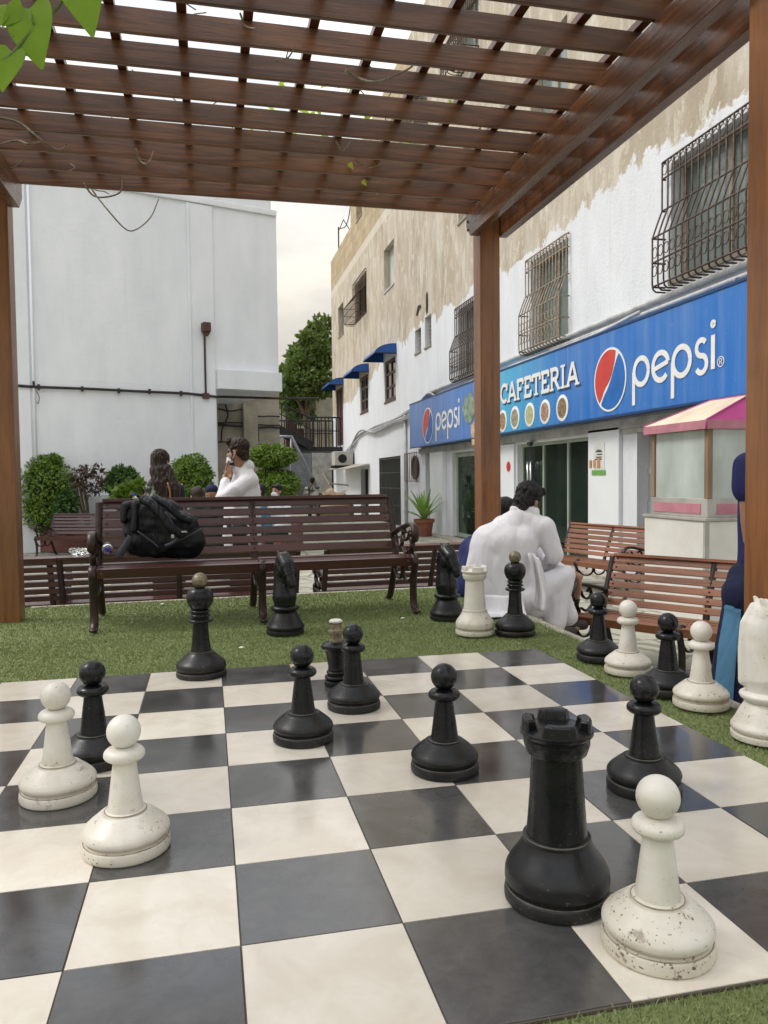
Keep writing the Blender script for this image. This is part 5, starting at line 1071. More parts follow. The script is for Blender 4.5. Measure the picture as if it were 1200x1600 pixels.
for i, (u_, z0, s_, hh_) in enumerate(((506, 0, .34, .5), (520, 0, .40, .42), (534, 0, .30, .55), (509, .56, .28, .36), (524, .48, .24, .40))):
    q = MB(); q.obox((0, 0, hh_/2), (s_, 0, 0), (0, .3, 0), (0, 0, hh_/2)); q.obox((-.06, -.36, hh_*.93), (s_*.95, 0, 0), (0, .10, .05), (0, -.003, .006)); q.obox((s_*.9, .1, hh_+.05), (.10, 0, .08), (0, .22, 0), (.004, 0, -.005)); q.obox((0, -.302, hh_*.5), (s_*.9, 0, 0), (0, .001, 0), (0, 0, .02), 1)
    o = tag(q.build('cardboard_box', CBD, bevel=.01), CL[i], 'box', 'discarded cartons in the alley heap'); o.location = (fy(u_, 790, 27).x, 26.6+(i % 2)*.5, G+z0); o.rotation_euler = (random.uniform(-.05, .05), random.uniform(-.08, .08), random.uniform(-.5, .5))
for i, lb_ in enumerate(('longer pale timber offcut sticking up from the alley heap', 'short pale timber offcut lying across the alley heap')):
    q = MB(); q.box(-.03, .03, -.55+.2*i, .55-.2*i, -.02, .02); q.box(-.028, .028, -.57+.2*i, -.552+.2*i, -.035, .035); o = tag(q.build('timber_offcut', CBD[1]), lb_, 'timber', 'timber offcuts on the alley heap'); o.location = (fy(514+i*14, 760, 26.7).x, 26.55, fy(508, 757, 26.7).z); o.rotation_euler = (.9-i*.8, .3, .9+i*.8)
# ---------------------------------------------------------------- kiosk
kc = pd(1103, 812, 7.2); kx, ky, kzb = kc.x, kc.y, kc.z; yl_ = fx(1007, 807, kx).y; KW = 1.15
xe, ye_ = kx+KW, yl_
kt = thing('kiosk', 'old white snack kiosk with glass sides and faded pink and cream roof', 'kiosk', (kx+KW/2, (ky+yl_)/2, G))
KB = mat('kiosk_board', (.68, .67, .62), .6, var=.25, vs=3, col2=(.60, .585, .53), bump=.2); KWD = mat('kiosk_wood', (.30, .20, .12), .7, var=.4, vs=10, stretch=(1, 1, .2)); KG = mat('kiosk_trim', (.42, .40, .36), .5, var=.3); PK = mat('faded_pink', (.50, .20, .25), .6, var=.25, vs=5); MG = mat('magenta_roof', (.46, .06, .22), .6, var=.25, vs=4); CRM = mat('cream_roof', (.70, .58, .42), .7, var=.25, vs=2.5)
q = MB(); q.box(kx, xe, ky, ye_, G, kzb-.02); q.build('base', KB, kt, bevel=.006, world=True)
q = MB(); q.box(kx-.015, xe+.015, ky-.015, ye_+.015, kzb-.018, kzb+.012); q.box(kx-.006, kx+.001, ky+.0, ky+.035, G, kzb-.03); q.box(kx+.0, kx+.035, ky-.006, ky+.001, G, kzb-.03); q.build('counter_edge', KG, kt, bevel=.004, world=True)
i_ = .05; z1_ = fx(1103, 803, kx).z; z2_ = fx(1103, 784, kx).z; z3_ = fx(1103, 780, kx).z; ze0 = fx(1101, 670, kx).z; ze1 = fx(1101, 656, kx).z
q = MB(); q.box(kx+i_, xe-i_, ky+i_, ye_-i_, kzb+.013, z3_); q.build('lower_rail', KG, kt, bevel=.004, world=True)
yk0, yk1 = ky+i_, ye_-i_; q = MB(); q.box(kx+i_-.006, kx+i_-.001, yk0+.10, yk1-.06, kzb+.045, z3_-.05); q.box(kx+i_+.10, xe-i_-.06, yk0-.006, yk0-.001, kzb+.045, z3_-.05); q.build('pink_panel', PK, kt, world=True)
for x, y in ((kx+i_, yk0), (kx+i_, yk1-.05), (xe-i_-.05, yk0), (xe-i_-.05, yk1-.05)): q = MB(); q.box(x, x+.055, y, y+.055, z3_+.002, ze0); q.build('corner_post', KWD, kt, bevel=.004, world=True)
q = MB(); q.box(kx+i_+.02, kx+i_+.026, yk0+.056, yk1-.052, z3_, ze0); q.build('glass', PF, kt, world=True); q = MB(); q.box(kx+i_+.056, xe-i_-.052, yk0+.02, yk0+.026, z3_, ze0); q.build('glass', PF, kt, world=True); q = MB(); q.box(xe-i_-.03, xe-i_-.024, yk0+.05, yk1-.05, z3_, ze0); q.build('glass', PF, kt, world=True)
q = MB(); q.box(kx+.3, xe-.3, yk0+.3, yk1-.3, z3_, z3_+.4); q.box(kx+.4, xe-.1, yk0+.1, yk0+.13, z3_+.35, ze0-.08); q.build('shelf', KB, kt, world=True)
oh = .03; rx0, rx1, ry0, ry1 = kx+i_-.06, xe-i_+.06, yk0-.06, yk1+.06; xm = (rx0+rx1)/2; zr = fy(1147, 613, ky).z
q = MB(); q.add([(rx0, ry0, ze0), (rx0, ry1, ze0), (rx0, ry1, ze1), (rx0, ry0, ze1), (rx1, ry0, ze0), (rx1, ry0, ze1), (rx1, ry1, ze0), (rx1, ry1, ze1)], [(0, 1, 2, 3), (4, 0, 3, 5), (6, 4, 5, 7), (1, 6, 7, 2)]); o = q.build('valance', PK, kt, world=True, recalc=True); o.modifiers.new('s', 'SOLIDIFY').thickness = .012
q = MB(); g0 = ry0+.16; g1 = ry1-.3; q.add([(rx0, ry0, ze1), (rx0, ry1, ze1), (xm, g1, zr), (xm, g0, zr), (rx1, ry0, ze1), (rx1, ry1, ze1)], [(0, 1, 2, 3), (4, 5, 2, 3)], 0); q.add([(rx0, ry0, ze1), (rx1, ry0, ze1), (xm, g0, zr), (rx0, ry1, ze1), (rx1, ry1, ze1), (xm, g1, zr)], [(0, 1, 2), (3, 4, 5)], 1); q.add([(rx0, ry0, ze0+.01), (rx1, ry0, ze0+.01), (rx1, ry1, ze0+.01), (rx0, ry1, ze0+.01)], [(0, 1, 2, 3)], 0); q.build('roof', [CRM, MG], kt, world=True, recalc=True)
q = MB(); q.tube([(xm, g0, zr), (rx0, ry0, ze1), (rx0, ry0, ze0)], .010, 6); q.tube([(xm, g0, zr), (xm, g1, zr), (rx0, ry1, ze1)], .010, 6); q.tube([(xm, g0, zr), (rx1, ry0, ze1)], .010, 6); q.build('roof_piping', MG, kt, True, world=True)
# ---------------------------------------------------------------- pot plants
def potplant(u, v, D, label, s=1.0, X=None):
    p = gz(u, v, G); t = thing('potted_plant', label, 'potted plant', tuple(p), group='potted dracaenas'); q = MB(); q.lathe([(0, 0), (.16, 0), (.17, .02), (.225, .34), (.255, .34), (.255, .42), (.215, .42), (.205, .36), (0, .35)], 28); q.build('pot', mat('terracotta', (.28, .10, .055), .75, var=.3, vs=9, bump=.2), t, True, autos=40)
    q = MB()
    for i in range(26):
        a = i*2.4; tilt = .15+.95*((i % 9)/9); L_ = random.uniform(.6, .95); b0 = V((.03*cos(a), .03*sin(a), .36+.02*(i % 5))); pts = []
        for k in range(7): f = k/6; r_ = L_*(sin(tilt*f*1.1)*.95); pts.append(b0+V((cos(a)*r_*f**.3, sin(a)*r_*f**.3, L_*f*cos(tilt)*(1.08-.45*f*tilt))))
        vs = []; sd_ = V((-sin(a), cos(a), 0)); wdt = [.018, .040, .050, .048, .038, .022, .002]
        for pnt, w_ in zip(pts, wdt): vs += [pnt-sd_*w_+V((0, 0, w_*.4)), pnt, pnt+sd_*w_+V((0, 0, w_*.4))]
        q.add(vs, [(3*k+j, 3*k+j+1, 3*k+j+4, 3*k+j+3) for k in range(6) for j in (0, 1)])
    q.build('leaves', leafmat('dracaena_leaf', (.10, .24, .04), (.36, .48, .12), .2, .4), t, True); q = MB(); q.lathe([(0, .352), (.2, .352), (0, .362)], 16); q.build('soil', mat('soil', (.09, .06, .035)), t); return t
potplant(663, 838, 17, 'terracotta pot with spiky green plant standing beside the shop pillar')
pp = potplant(700, 836, 17, 'terracotta pot with spiky green plant behind the shop glass'); pp.location = (XF+.6, 14.9, G+.04)
bush('topiary', 'dark ball topiary inside the glass beside the pergola post', 735, 760, 700, [(733, 738, 12, 14), (735, 716, 9, 8)], 900, .09, FO[1], 18.2, zb=G+.04)
# ================================================================ PEOPLE
SKIN = mat('skin_brown', (.36, .19, .12), .5, var=.12, vs=8); HAIR = None
def hair_mat(name, c):
    m, N, Lk, b = newmat(name); f = noisef(N, Lk, coords(N, Lk, (60, 60, 5)), 2, 5, .6); Lk(mixc(N, Lk, f, c, tuple(x*1.4 for x in c)), b.inputs['Base Color']); b.inputs['Roughness'].default_value = .5; b.inputs['Specular IOR Level'].default_value = .3; bumpn(N, Lk, f, b, .8, .01); return m
HB, HBR = hair_mat('black_hair', (.010, .008, .008)), hair_mat('dark_brown_hair', (.022, .012, .008))
def cloth_mat(name, col, rough=.8, wr=1.0, col2=None, vs=6):
    m, N, Lk, b = newmat(name); v = coords(N, Lk); f = noisef(N, Lk, coords(N, Lk, (1, 1, .6)), 9, 3, .5, 1.2); g_ = noisef(N, Lk, coords(N, Lk, (1.3, 1, .35)), 6, 2, .4, 1.5); w_ = noisef(N, Lk, v, 400, 2)
    if col2: Lk(mixc(N, Lk, rampf(N, Lk, noisef(N, Lk, v, vs, 4, .6, 2), .48, .52), col, col2), b.inputs['Base Color'])
    else: Lk(mixc(N, Lk, f, col, tuple(c*.93 for c in col)), b.inputs['Base Color'])
    b.inputs['Roughness'].default_value = rough; b.inputs['Sheen Weight'].default_value = .15 if col[0] > .2 else 0; b.inputs['Specular IOR Level'].default_value = .3
    rg = mathn(N, Lk, 'ABSOLUTE', mathn(N, Lk, 'SUBTRACT', g_, .5)); bumpn(N, Lk, mathn(N, Lk, 'ADD', mathn(N, Lk, 'MULTIPLY', rg, 2.2), mathn(N, Lk, 'ADD', mathn(N, Lk, 'MULTIPLY', f, .5), mathn(N, Lk, 'MULTIPLY', w_, .03))), b, .45*wr, .02); return m
WHC = cloth_mat('white_cotton', (.76, .75, .78), wr=.7); NVY = cloth_mat('navy_cloth', (.018, .022, .10)); BLKC = cloth_mat('black_cloth', (.014, .014, .018)); BLUC = cloth_mat('light_blue_cloth', (.085, .22, .36)); NVT = cloth_mat('deep_navy_cloth', (.010, .014, .045))
SHO = mat('dark_shoe', (.02, .018, .018), .45); EYE = mat('eye', (.02, .015, .012), .2); MSK = cloth_mat('mask_cloth', (.62, .66, .68))
def frame3(f, up=(0, 0, 1)):
    f = V(f).normalized(); l = V(up).cross(f).normalized(); u_ = f.cross(l); return f, l, u_      # forward, left, up
def head_prims(q, c, f, up=(0, 0, 1), s=1.0):
    f, l, u_ = frame3(f, up); c = V(c); M_ = Matrix((f, l, u_)).transposed()
    P = lambda a, b, d: c+f*a*s+l*b*s+u_*d*s
    q.sphere(P(-.012, 0, .035), (.092*s, .073*s, .085*s), 20, 14, M=M_); q.sphere(P(.018, 0, -.03), (.070*s, .060*s, .075*s), 18, 12, M=M_)
    q.cap(P(.045, 0, -.085), P(.03, 0, -.08), .026*s, .04*s); q.cap(P(.078, 0, .012), P(.100, 0, -.028), .010*s, .015*s); q.sphere(P(.088, .012, -.03), (.010*s,)*3); q.sphere(P(.088, -.012, -.03), (.010*s,)*3)
    q.cap(P(.078, -.02, -.062), P(.078, .02, -.062), .010*s, .010*s)
    for b in (-1, 1):
        q.cap(P(.070, b*.015, .022), P(.062, b*.045, .022), .013*s, .010*s); q.sphere(P(-.008, b*.078, -.012), (.018*s, .009*s, .030*s), 12, 8, M=M_); q.sphere(P(.050, b*.036, -.025), (.022*s, .02*s, .022*s))
    return P
def face_bits(par, P, s=1.0):
    q = MB()
    for b in (-1, 1): q.sphere(P(.078, b*.030, .004), .0085*s, 10, 8)
    q.build('eyes', EYE, par, True, world=True); q = MB()
    for b in (-1, 1): q.cap(P(.084, b*.018, .030), P(.074, b*.048, .030), .0042*s, .003*s, 8)
    q.build('eyebrows', HB, par, True, world=True)
def hand_prims(q, wr, d, palm, curl=.5, s=1.0, side=1):
    """wrist, direction, palm normal (towards what it holds)"""
    wr, d, palm = V(wr), V(d).normalized(), V(palm).normalized(); sd_ = d.cross(palm).normalized(); palm = sd_.cross(d)
    for k in (-.026, -.009, .009, .026): q.cap(wr+sd_*k*.7*s, wr+d*.085*s+sd_*k*1.05*s, .013*s, .0115*s, 8)
    for i, (k, L_) in enumerate(((-.030, .070), (-.010, .080), (.010, .076), (.029, .058))):
        p = wr+d*.088*s+sd_*k*s; dd = (d+sd_*k*3).normalized(); a = curl*(.35+.08*i)
        for j, fr in enumerate((.45, .3, .25)):
            a_ = a*(j+1)*.8; v_ = (dd*cos(a_)+palm*sin(a_)); e_ = p+v_*L_*fr*s; q.cap(p, e_, (.0092-.0009*j)*s, (.0086-.0009*j)*s, 8); p = e_
    t0 = wr+d*.025*s-sd_*.028*s*side; t1 = t0+(d*.6-sd_*.8*side+palm*.35).normalized()*.038*s; t2 = t1+(d*.9-sd_*.3*side+palm*.3).normalized()*.032*s; q.cap(t0, t1, .013*s, .010*s, 8); q.cap(t1, t2, .010*s, .008*s, 8)
def foot_shoe(par, an, f, s=1.0, m=None):
    f = V(f); f.z = 0; f.normalize(); an = V(an); q = MB(); q.cap(an+V((0, 0, -.045*s))-f*.03, an+V((0, 0, -.05*s))+f*.13*s, .042*s, .036*s); q.cap(an+V((0, 0, -.02)), an+V((0, 0, -.045))+f*.07, .045*s, .036*s); return fuse(q, 'shoe', m or SHO, par, .010, 3)
def seated(t, J, top, bottom, hair=HB, hd=(1, 0, 0), s=1.0, vox=.012, shoe=True, cap_=None, sleeves=True, mask=False):
    """generic small seated or standing figure from joints"""
    f, l, u_ = frame3(hd); q = MB(); P = head_prims(q, J['head'], hd, s=s); q.cap(J['neck'], V(J['head'])-V((0, 0, .05*s)), .055*s, .05*s)
    q.cap(J['pelvis'], J['chest'], .10*s, .10*s)
    for sd_ in ('L', 'R'):
        q.cap(J['neck'], J['sh'+sd_], .045*s, .045*s); q.cap(J['sh'+sd_], J['el'+sd_], .048*s, .038*s); q.cap(J['el'+sd_], J['wr'+sd_], .038*s, .026*s); hand_prims(q, J['wr'+sd_], V(J['wr'+sd_])-V(J['el'+sd_])+V((0, 0, -.03)), (0, 0, -1), .8, s)
        q.cap(J['hip'+sd_], J['kn'+sd_], .075*s, .055*s); q.cap(J['kn'+sd_], J['an'+sd_], .052*s, .036*s); q.cap(V(J['an'+sd_]), V(J['an'+sd_])+V((f.x, f.y, 0))*.1*s+V((0, 0, -.03*s)), .034*s, .028*s)
    body = fuse(q, 'body', SKIN, t, vox*.8, 2); face_bits(t, P, s)
    q = MB(); nk, ch, pe = V(J['neck']), V(J['chest']), V(J['pelvis']); wv = (V(J['shL'])-V(J['shR'])).normalized()
    for k in (-1, 1): q.cap(pe+wv*.07*k*s, ch+wv*.085*k*s, .145*s, .130*s); q.cap(ch+wv*.08*k*s, nk+wv*.07*k*s+V((0, 0, -.05)), .12*s, .075*s)
    q.cap(ch, nk, .12*s, .078*s)
    for sd_ in ('L', 'R'):
        q.cap(nk+V((0, 0, -.02)), J['sh'+sd_], .068*s, .074*s); q.cap(J['sh'+sd_], J['el'+sd_], .068*s, .058*s)
        if sleeves: q.cap(J['el'+sd_], V(J['el'+sd_]).lerp(V(J['wr'+sd_]), .92), .058*s, .042*s)
    if J.get('hem'): 
        for a, b_, r0, r1 in J['hem']: q.cap(a, b_, r0, r1)
    fuse(q, 'shirt', top, t, vox, 5, .007, (9, 9, 5), ridge=True)
    q = MB()
    for sd_ in ('L', 'R'): q.cap(pe, J['hip'+sd_], .14*s, .115*s); q.cap(J['hip'+sd_], J['kn'+sd_], .105*s, .080*s); q.cap(J['kn'+sd_], V(J['kn'+sd_]).lerp(V(J['an'+sd_]), .95), .078*s, .060*s)
    fuse(q, 'trousers', bottom, t, vox, 5, .006, (9, 9, 5), ridge=True)
    if hair is not None:
        q = MB(); q.sphere(P(-.022, 0, .045), (.098*s, .083*s, .088*s), 18, 12, M=Matrix((f, l, u_)).transposed()); q.sphere(P(-.05, 0, -.005), (.058*s, .070*s, .075*s), 16, 10); q.cap(P(.045, -.045, .085), P(.045, .045, .085), .030*s, .030*s)
        fuse(q, 'hair', hair, t, .008, 2, .006, (40, 40, 12))
    if cap_ is not None:
        q = MB(); q.sphere(P(-.01, 0, .06), (.104*s, .09*s, .075*s), 18, 12, M=Matrix((f, l, u_)).transposed()); q.cap(P(.08, -.03, .05), P(.13, 0, .04), .02, .02); q.cap(P(.08, .03, .05), P(.13, 0, .04), .02, .02); fuse(q, 'cap', cap_, t, .008, 2)
    if mask:
        q = MB(); q.sphere(P(.052, 0, -.050), (.062*s, .058*s, .050*s), 16, 10, M=Matrix((f, l, u_)).transposed()); q.cap(P(.1, 0, -.03), P(.06, 0, -.03), .018, .03); fuse(q, 'mask', MSK, t, .007, 2)
    if shoe:
        for sd_ in ('L', 'R'): foot_shoe(t, V(J['an'+sd_])+V((0, 0, .01)), hd, s)
    return P
# ---- 1. man in white sitting on the platform edge
D0 = 5.38
t = thing('person', 'man in white shalwar kameez sitting hunched on the platform edge, back to the camera', 'person', tuple(gz(790, 960, .0)))
N3 = lambda u, v, d=0.0: pd(u, v, D0+d)
pel, lum, chs, nk, hdC = N3(786, 925), N3(778, 893, .0), N3(788, 850, .0), N3(814, 806, .02), N3(825, 782, .05)
hf = (RIGHT*.66+FWD*.72-UP*.36).normalized(); hup = (UP+RIGHT*.25).normalized()
shL, shR = N3(778, 822, .10), N3(850, 824, -.02); shL = N3(785, 822, .22)
elR = N3(867, 868, -.02); elL = N3(845, 872, .30); wrR = N3(851, 884, .30)
knR = N3(882, 899, -.0); knL = N3(866, 905, .28); wrL = N3(905, 902, .0)
hipR = N3(822, 935, -.05); hipL = N3(800, 930, .22); anR = N3(866, 1000, -.02); anR.z = -.12; anL = N3(886, 1000, .22); anL.z = -.12
q = MB(); P = head_prims(q, hdC, hf, hup, 1.02); q.cap(nk, hdC-hup*.05, .062, .056); q.cap(pel, chs, .12, .12); q.cap(chs, nk, .10, .05)
for a, b_, c_ in ((shL, elL, wrL), (shR, elR, wrR)): q.cap(nk, a, .045, .045); q.cap(a, b_, .052, .040); q.cap(b_, c_, .040, .027)
hand_prims(q, wrL, (RIGHT*.05-UP*.95+FWD*.15).normalized(), (-RIGHT*.7-UP*.3), .7, .95, side=-1); hand_prims(q, wrR, (FWD*.6-UP*.5+RIGHT*.3), (-UP), .8, 1.0)
for a, b_, c_ in ((hipL, knL, anL), (hipR, knR, anR)): q.cap(a, b_, .08, .058); q.cap(b_, c_, .055, .038); q.cap(c_, c_+RIGHT*.07+V((0, 0, -.045)), .036, .026)
body = fuse(q, 'body', SKIN, t, .007, 3); face_bits(t, P, 1.02)
q = MB(); ml = [(-.10, .095), (-.04, .12), (.045, .12), (.10, .10)]
sR = RIGHT
for k, r in ((-.085, .150), (.0, .165), (.085, .150)):
    q.cap(pel+sR*k+V((0, 0, -.03)), lum+sR*k*.95, r*1.0, r*.98); q.cap(lum+sR*k*.95, chs+sR*k*1.1, r*.98, r*.96)
q.cap(chs+sR*(-.06), N3(800, 822, .02), .160, .100); q.cap(chs+sR*.08, N3(835, 828, .02), .145, .090); q.cap(N3(800, 822, .04), nk, .105, .080); q.cap(N3(838, 826, .0), nk, .098, .078); q.cap(N3(796, 816, .05), N3(818, 812, .03), .075, .07)
q.cap(shR, elR, .080, .062); q.cap(elR, wrR, .058, .046); q.cap(shL, elL, .08, .062); q.cap(elL, elL.lerp(wrL, .70), .050, .034)
q.cap(N3(752, 952), N3(760, 900), .080, .10); q.cap(N3(812, 955), N3(820, 905), .085, .10); q.cap(N3(770, 960), N3(812, 962), .06, .06)
fuse(q, 'kameez', WHC, t, .010, 12, .0035, (13, 13, 6), ridge=True)
q = MB(); q.cap(N3(812, 799, .03), N3(824, 800, .02), .072, .066); q.cap(N3(812, 803, .03), N3(832, 802, -.0), .056, .05); fuse(q, 'collar', WHC, t, .007, 3)
# kameez tails: thin cloth sheets
def sheet(par, name, grid, m, th=.004, amp=.012):
    q = MB(); n, mm = len(grid), len(grid[0]); vs = [V(p)+FWD*(amp*noise.noise(V(p)*9)) for r in grid for p in r]; q.add(vs, [(i*mm+j, i*mm+j+1, (i+1)*mm+j+1, (i+1)*mm+j) for i in range(n-1) for j in range(mm-1)])
    o = q.build(name, m, par, True, world=True); s1_ = o.modifiers.new('ss', 'SUBSURF'); s1_.levels = s1_.render_levels = 2; s2_ = o.modifiers.new('s', 'SOLIDIFY'); s2_.thickness = th; return o
gr = []
for i, (v_, d_) in enumerate(((930, -.17), (950, -.19), (962, -.20), (969, -.26), (975, -.34))):
    gr.append([N3(u_+(3*sin(j*1.9+i)), min(v_+1.2*sin(j*2.1), 976), d_+.015*cos(j*2.3+i)) for j, u_ in enumerate((732, 746, 760, 775, 790, 806, 820))])
for r in gr:
    for p_ in r: p_.z = max(p_.z, .018)
sheet(t, 'kameez_tail', gr, WHC)
gr = []
for i, (u_, v_) in enumerate(((832, 862), (838, 880), (842, 900), (846, 925), (842, 950))):
    gr.append([N3(u_+a+2*sin(i+j), v_+b_+2*cos(j*2+i), -.17+.05*sin(j*1.4)) for j, (a, b_) in enumerate(((-10, 0), (-4, 2), (2, 5), (7, 8), (11, 8) if i < 3 else (7, 7)))])
sheet(t, 'kameez_flap', gr, WHC, amp=.02)
q = MB()
for a, b_, c_, d_ in ((hipL, knL, anL, 0), (hipR, knR, anR, 1)): q.cap(pel, a, .135, .110); q.cap(a, b_, .115, .076); q.cap(b_, c_+V((0, 0, .04)), .074, .080); q.cap(a.lerp(b_, .5)+V((0, 0, -.03)), b_.lerp(c_, .45)-RIGHT*.05, .085, .07)
q.cap(N3(832, 950), N3(852, 935), .09, .085)
fuse(q, 'shalwar', WHC, t, .010, 9, .005, (11, 11, 4), ridge=True)
Mh = Matrix(frame3(hf, hup)).transposed(); q = MB(); q.sphere(P(-.018, 0, .045), (.103, .087, .090), 22, 16, M=Mh); q.sphere(P(-.045, 0, -.012), (.066, .078, .085), 18, 12, M=Mh); q.cap(P(.045, -.045, .090), P(.045, .045, .090), .034, .034); q.cap(P(-.06, -.03, -.07), P(-.06, .03, -.07), .034, .034); q.cap(P(.0, .072, .02), P(.01, .074, -.015), .02, .008); q.cap(P(.0, -.072, .02), P(.01, -.074, -.015), .02, .008)
fuse(q, 'hair', HB, t, .006, 2, .010, (45, 45, 20), ridge=True)
q = MB(); q.cap(P(.06, -.04, -.05), P(.09, 0, -.04), .035, .034); q.cap(P(.06, .04, -.05), P(.09, 0, -.04), .035, .034); q.cap(P(.06, 0, -.085), P(.08, 0, -.03), .03, .03); fuse(q, 'face_mask', MSK, t, .006, 2)
for a in (anL, anR): foot_shoe(t, a+V((0, 0, .02)), RIGHT+FWD*.2, 1.0, mat('sandal', (.03, .02, .015), .6))
# ---- 2. person in navy beyond the post
t = thing('person', 'person in navy shirt and black trousers hunched beyond the middle pergola post', 'person', tuple(gz(735, 930, .0)))
M3 = lambda u, v, d=0.0: pd(u, v, 6.15+d)
J = dict(head=M3(788, 806, .1), neck=M3(772, 828, .05), chest=M3(748, 862), pelvis=M3(733, 915), shL=M3(752, 842, .22), shR=M3(775, 845, -.1), elL=M3(765, 885, .35), elR=M3(798, 890, .1), wrL=M3(800, 880, .4), wrR=M3(812, 880, .3), hipL=M3(745, 920, .15), hipR=M3(745, 922, -.1), knL=M3(812, 890, .25), knR=M3(808, 900, .0))
J['anL'] = M3(806, 960, .25); J['anR'] = M3(800, 960, .02); J['anL'].z = J['anR'].z = -.36
J['head'] = M3(790, 802, .1)
seated(t, J, NVY, BLKC, hd=(RIGHT+FWD*.3-UP*.3), s=1.0, vox=.011)
# ---- 3. standing masked man in white
t = thing('person', 'bearded man in white shirt with face mask raising a hand to his face', 'person', tuple(gz(372, 905, G)))
MB.RS = 1.07
E3 = lambda u, v, d=0.0: pd(u, v, 7.35+d)
hd3 = (-RIGHT*.9+FWD*.28-UP*.06).normalized(); hC3 = E3(371, 706); chz = E3(379, 790, .13); s3_ = 1.03
shR3, shL3 = E3(390, 752, .0), E3(362, 750, .34); nk3 = E3(382, 735, .05)
elR3 = E3(351, 776, -.14); wrR3 = E3(352, 745, -.02); elL3 = E3(345, 782, .3); wrL3 = E3(362, 746, .10)
pe3 = E3(378, 840, .12); hipR3, hipL3 = E3(380, 850, .02), E3(370, 850, .2); knR3, knL3 = E3(380, 910, .0), E3(372, 910, .2); an3 = [E3(382, 940, .0), E3(370, 940, .2)]
for a in an3: a.z = G+.08
knR3.z = knL3.z = G+.50; pe3.z = G+.98; hipR3.z = hipL3.z = G+.92
q = MB(); P = head_prims(q, hC3, hd3, s=s3_); q.cap(nk3, hC3-V((0, 0, .05)), .06, .055); q.cap(pe3, chz, .12, .12); q.cap(chz, nk3, .10, .05)
for a, b_, c_ in ((shL3, elL3, wrL3), (shR3, elR3, wrR3)): q.cap(nk3, a, .042, .045); q.cap(a, b_, .052, .042); q.cap(b_, c_, .040, .028)
hand_prims(q, wrR3, UP*1.0+RIGHT*.12, RIGHT*.9+FWD*.2, .35, 1.0); hand_prims(q, wrL3, UP-RIGHT*.2, -RIGHT*.3-FWD*.4, .5, 1.0)
for a, b_, c_ in ((hipL3, knL3, an3[1]), (hipR3, knR3, an3[0])): q.cap(a, b_, .08, .055); q.cap(b_, c_, .052, .036); q.cap(c_, c_+V((hd3.x, hd3.y, 0))*.12+V((0, 0, -.04)), .036, .028)
fuse(q, 'body', SKIN, t, .0065, 2); face_bits(t, P, s3_)
q = MB(); wv = (shL3-shR3).normalized()
for k in (-.09, 0, .09): q.cap(E3(378, 845, .14)+wv*k*.9, E3(378, 800, .14)+wv*k, .145, .135); q.cap(E3(378, 800, .14)+wv*k, E3(379, 768, .14)+wv*k*1.1, .135, .125)
q.cap(E3(380, 768, .14)-wv*.1, nk3-V((0, 0, .01)), .115, .082); q.cap(E3(380, 768, .14)+wv*.1, nk3-V((0, 0, .01)), .115, .082); q.cap(nk3-V((0, 0, .01)), shR3, .078, .082); q.cap(nk3-V((0, 0, .01)), shL3, .078, .078); q.cap(shR3, elR3, .082, .064); q.cap(elR3, elR3.lerp(wrR3, .72), .060, .046); q.cap(shL3, elL3, .078, .06); q.cap(elL3, elL3.lerp(wrL3, .75), .058, .044)
fuse(q, 'kameez', WHC, t, .010, 6, .010, (8, 8, 5), ridge=True)
q = MB(); q.cap(E3(375, 733, .05), E3(386, 729, .04), .068, .066); fuse(q, 'collar', WHC, t, .007, 2)
q = MB()
for a, b_, c_ in ((hipL3, knL3, an3[1]), (hipR3, knR3, an3[0])): q.cap(pe3, a, .14, .11); q.cap(a, b_, .10, .08); q.cap(b_, c_, .078, .062)
fuse(q, 'trousers', BLKC, t, .011, 5, .006, (9, 9, 5), ridge=True)
Mh = Matrix(frame3(hd3)).transposed(); q = MB(); q.sphere(P(-.02, 0, .052), (.106, .086, .086), 22, 16, M=Mh); q.sphere(P(-.052, 0, .0), (.060, .074, .075), 16, 12, M=Mh); q.cap(P(.055, -.04, .098), P(.055, .04, .098), .036, .036); q.cap(P(-.07, -.02, -.055), P(-.07, .02, -.055), .03, .03); q.cap(P(.012, .074, .03), P(.016, .073, -.03), .016, .007); q.cap(P(.012, -.074, .03), P(.016, -.073, -.03), .016, .007)
fuse(q, 'hair', HBR, t, .006, 2, .009, (45, 45, 25), ridge=True)
q = MB(); q.cap(P(.03, .058, -.06), P(.055, .02, -.10), .014, .024); q.cap(P(.03, -.058, -.06), P(.055, -.02, -.10), .014, .024); fuse(q, 'beard', HB, t, .006, 2)
q = MB(); q.cap(P(.045, .045, -.078), P(.092, 0, -.085), .022, .028); q.cap(P(.045, -.045, -.078), P(.092, 0, -.085), .022, .028); q.cap(P(.07, 0, -.11), P(.09, 0, -.06), .028, .026); mk = fuse(q, 'face_mask', MSK, t, .006, 2)
q = MB()
for b in (-1, 1):
    q.tube(curve([P(.06, b*.050, -.062), P(.03, b*.072, -.02), P(-.005, b*.086, .012), P(-.022, b*.088, -.012), P(.0, b*.08, -.045), P(.055, b*.052, -.092)], 5), .0022, 6)
q.build('ear_loops', MSK, mk, True, world=True)
for a in an3: foot_shoe(t, a, hd3)
MB.RS = 1.0
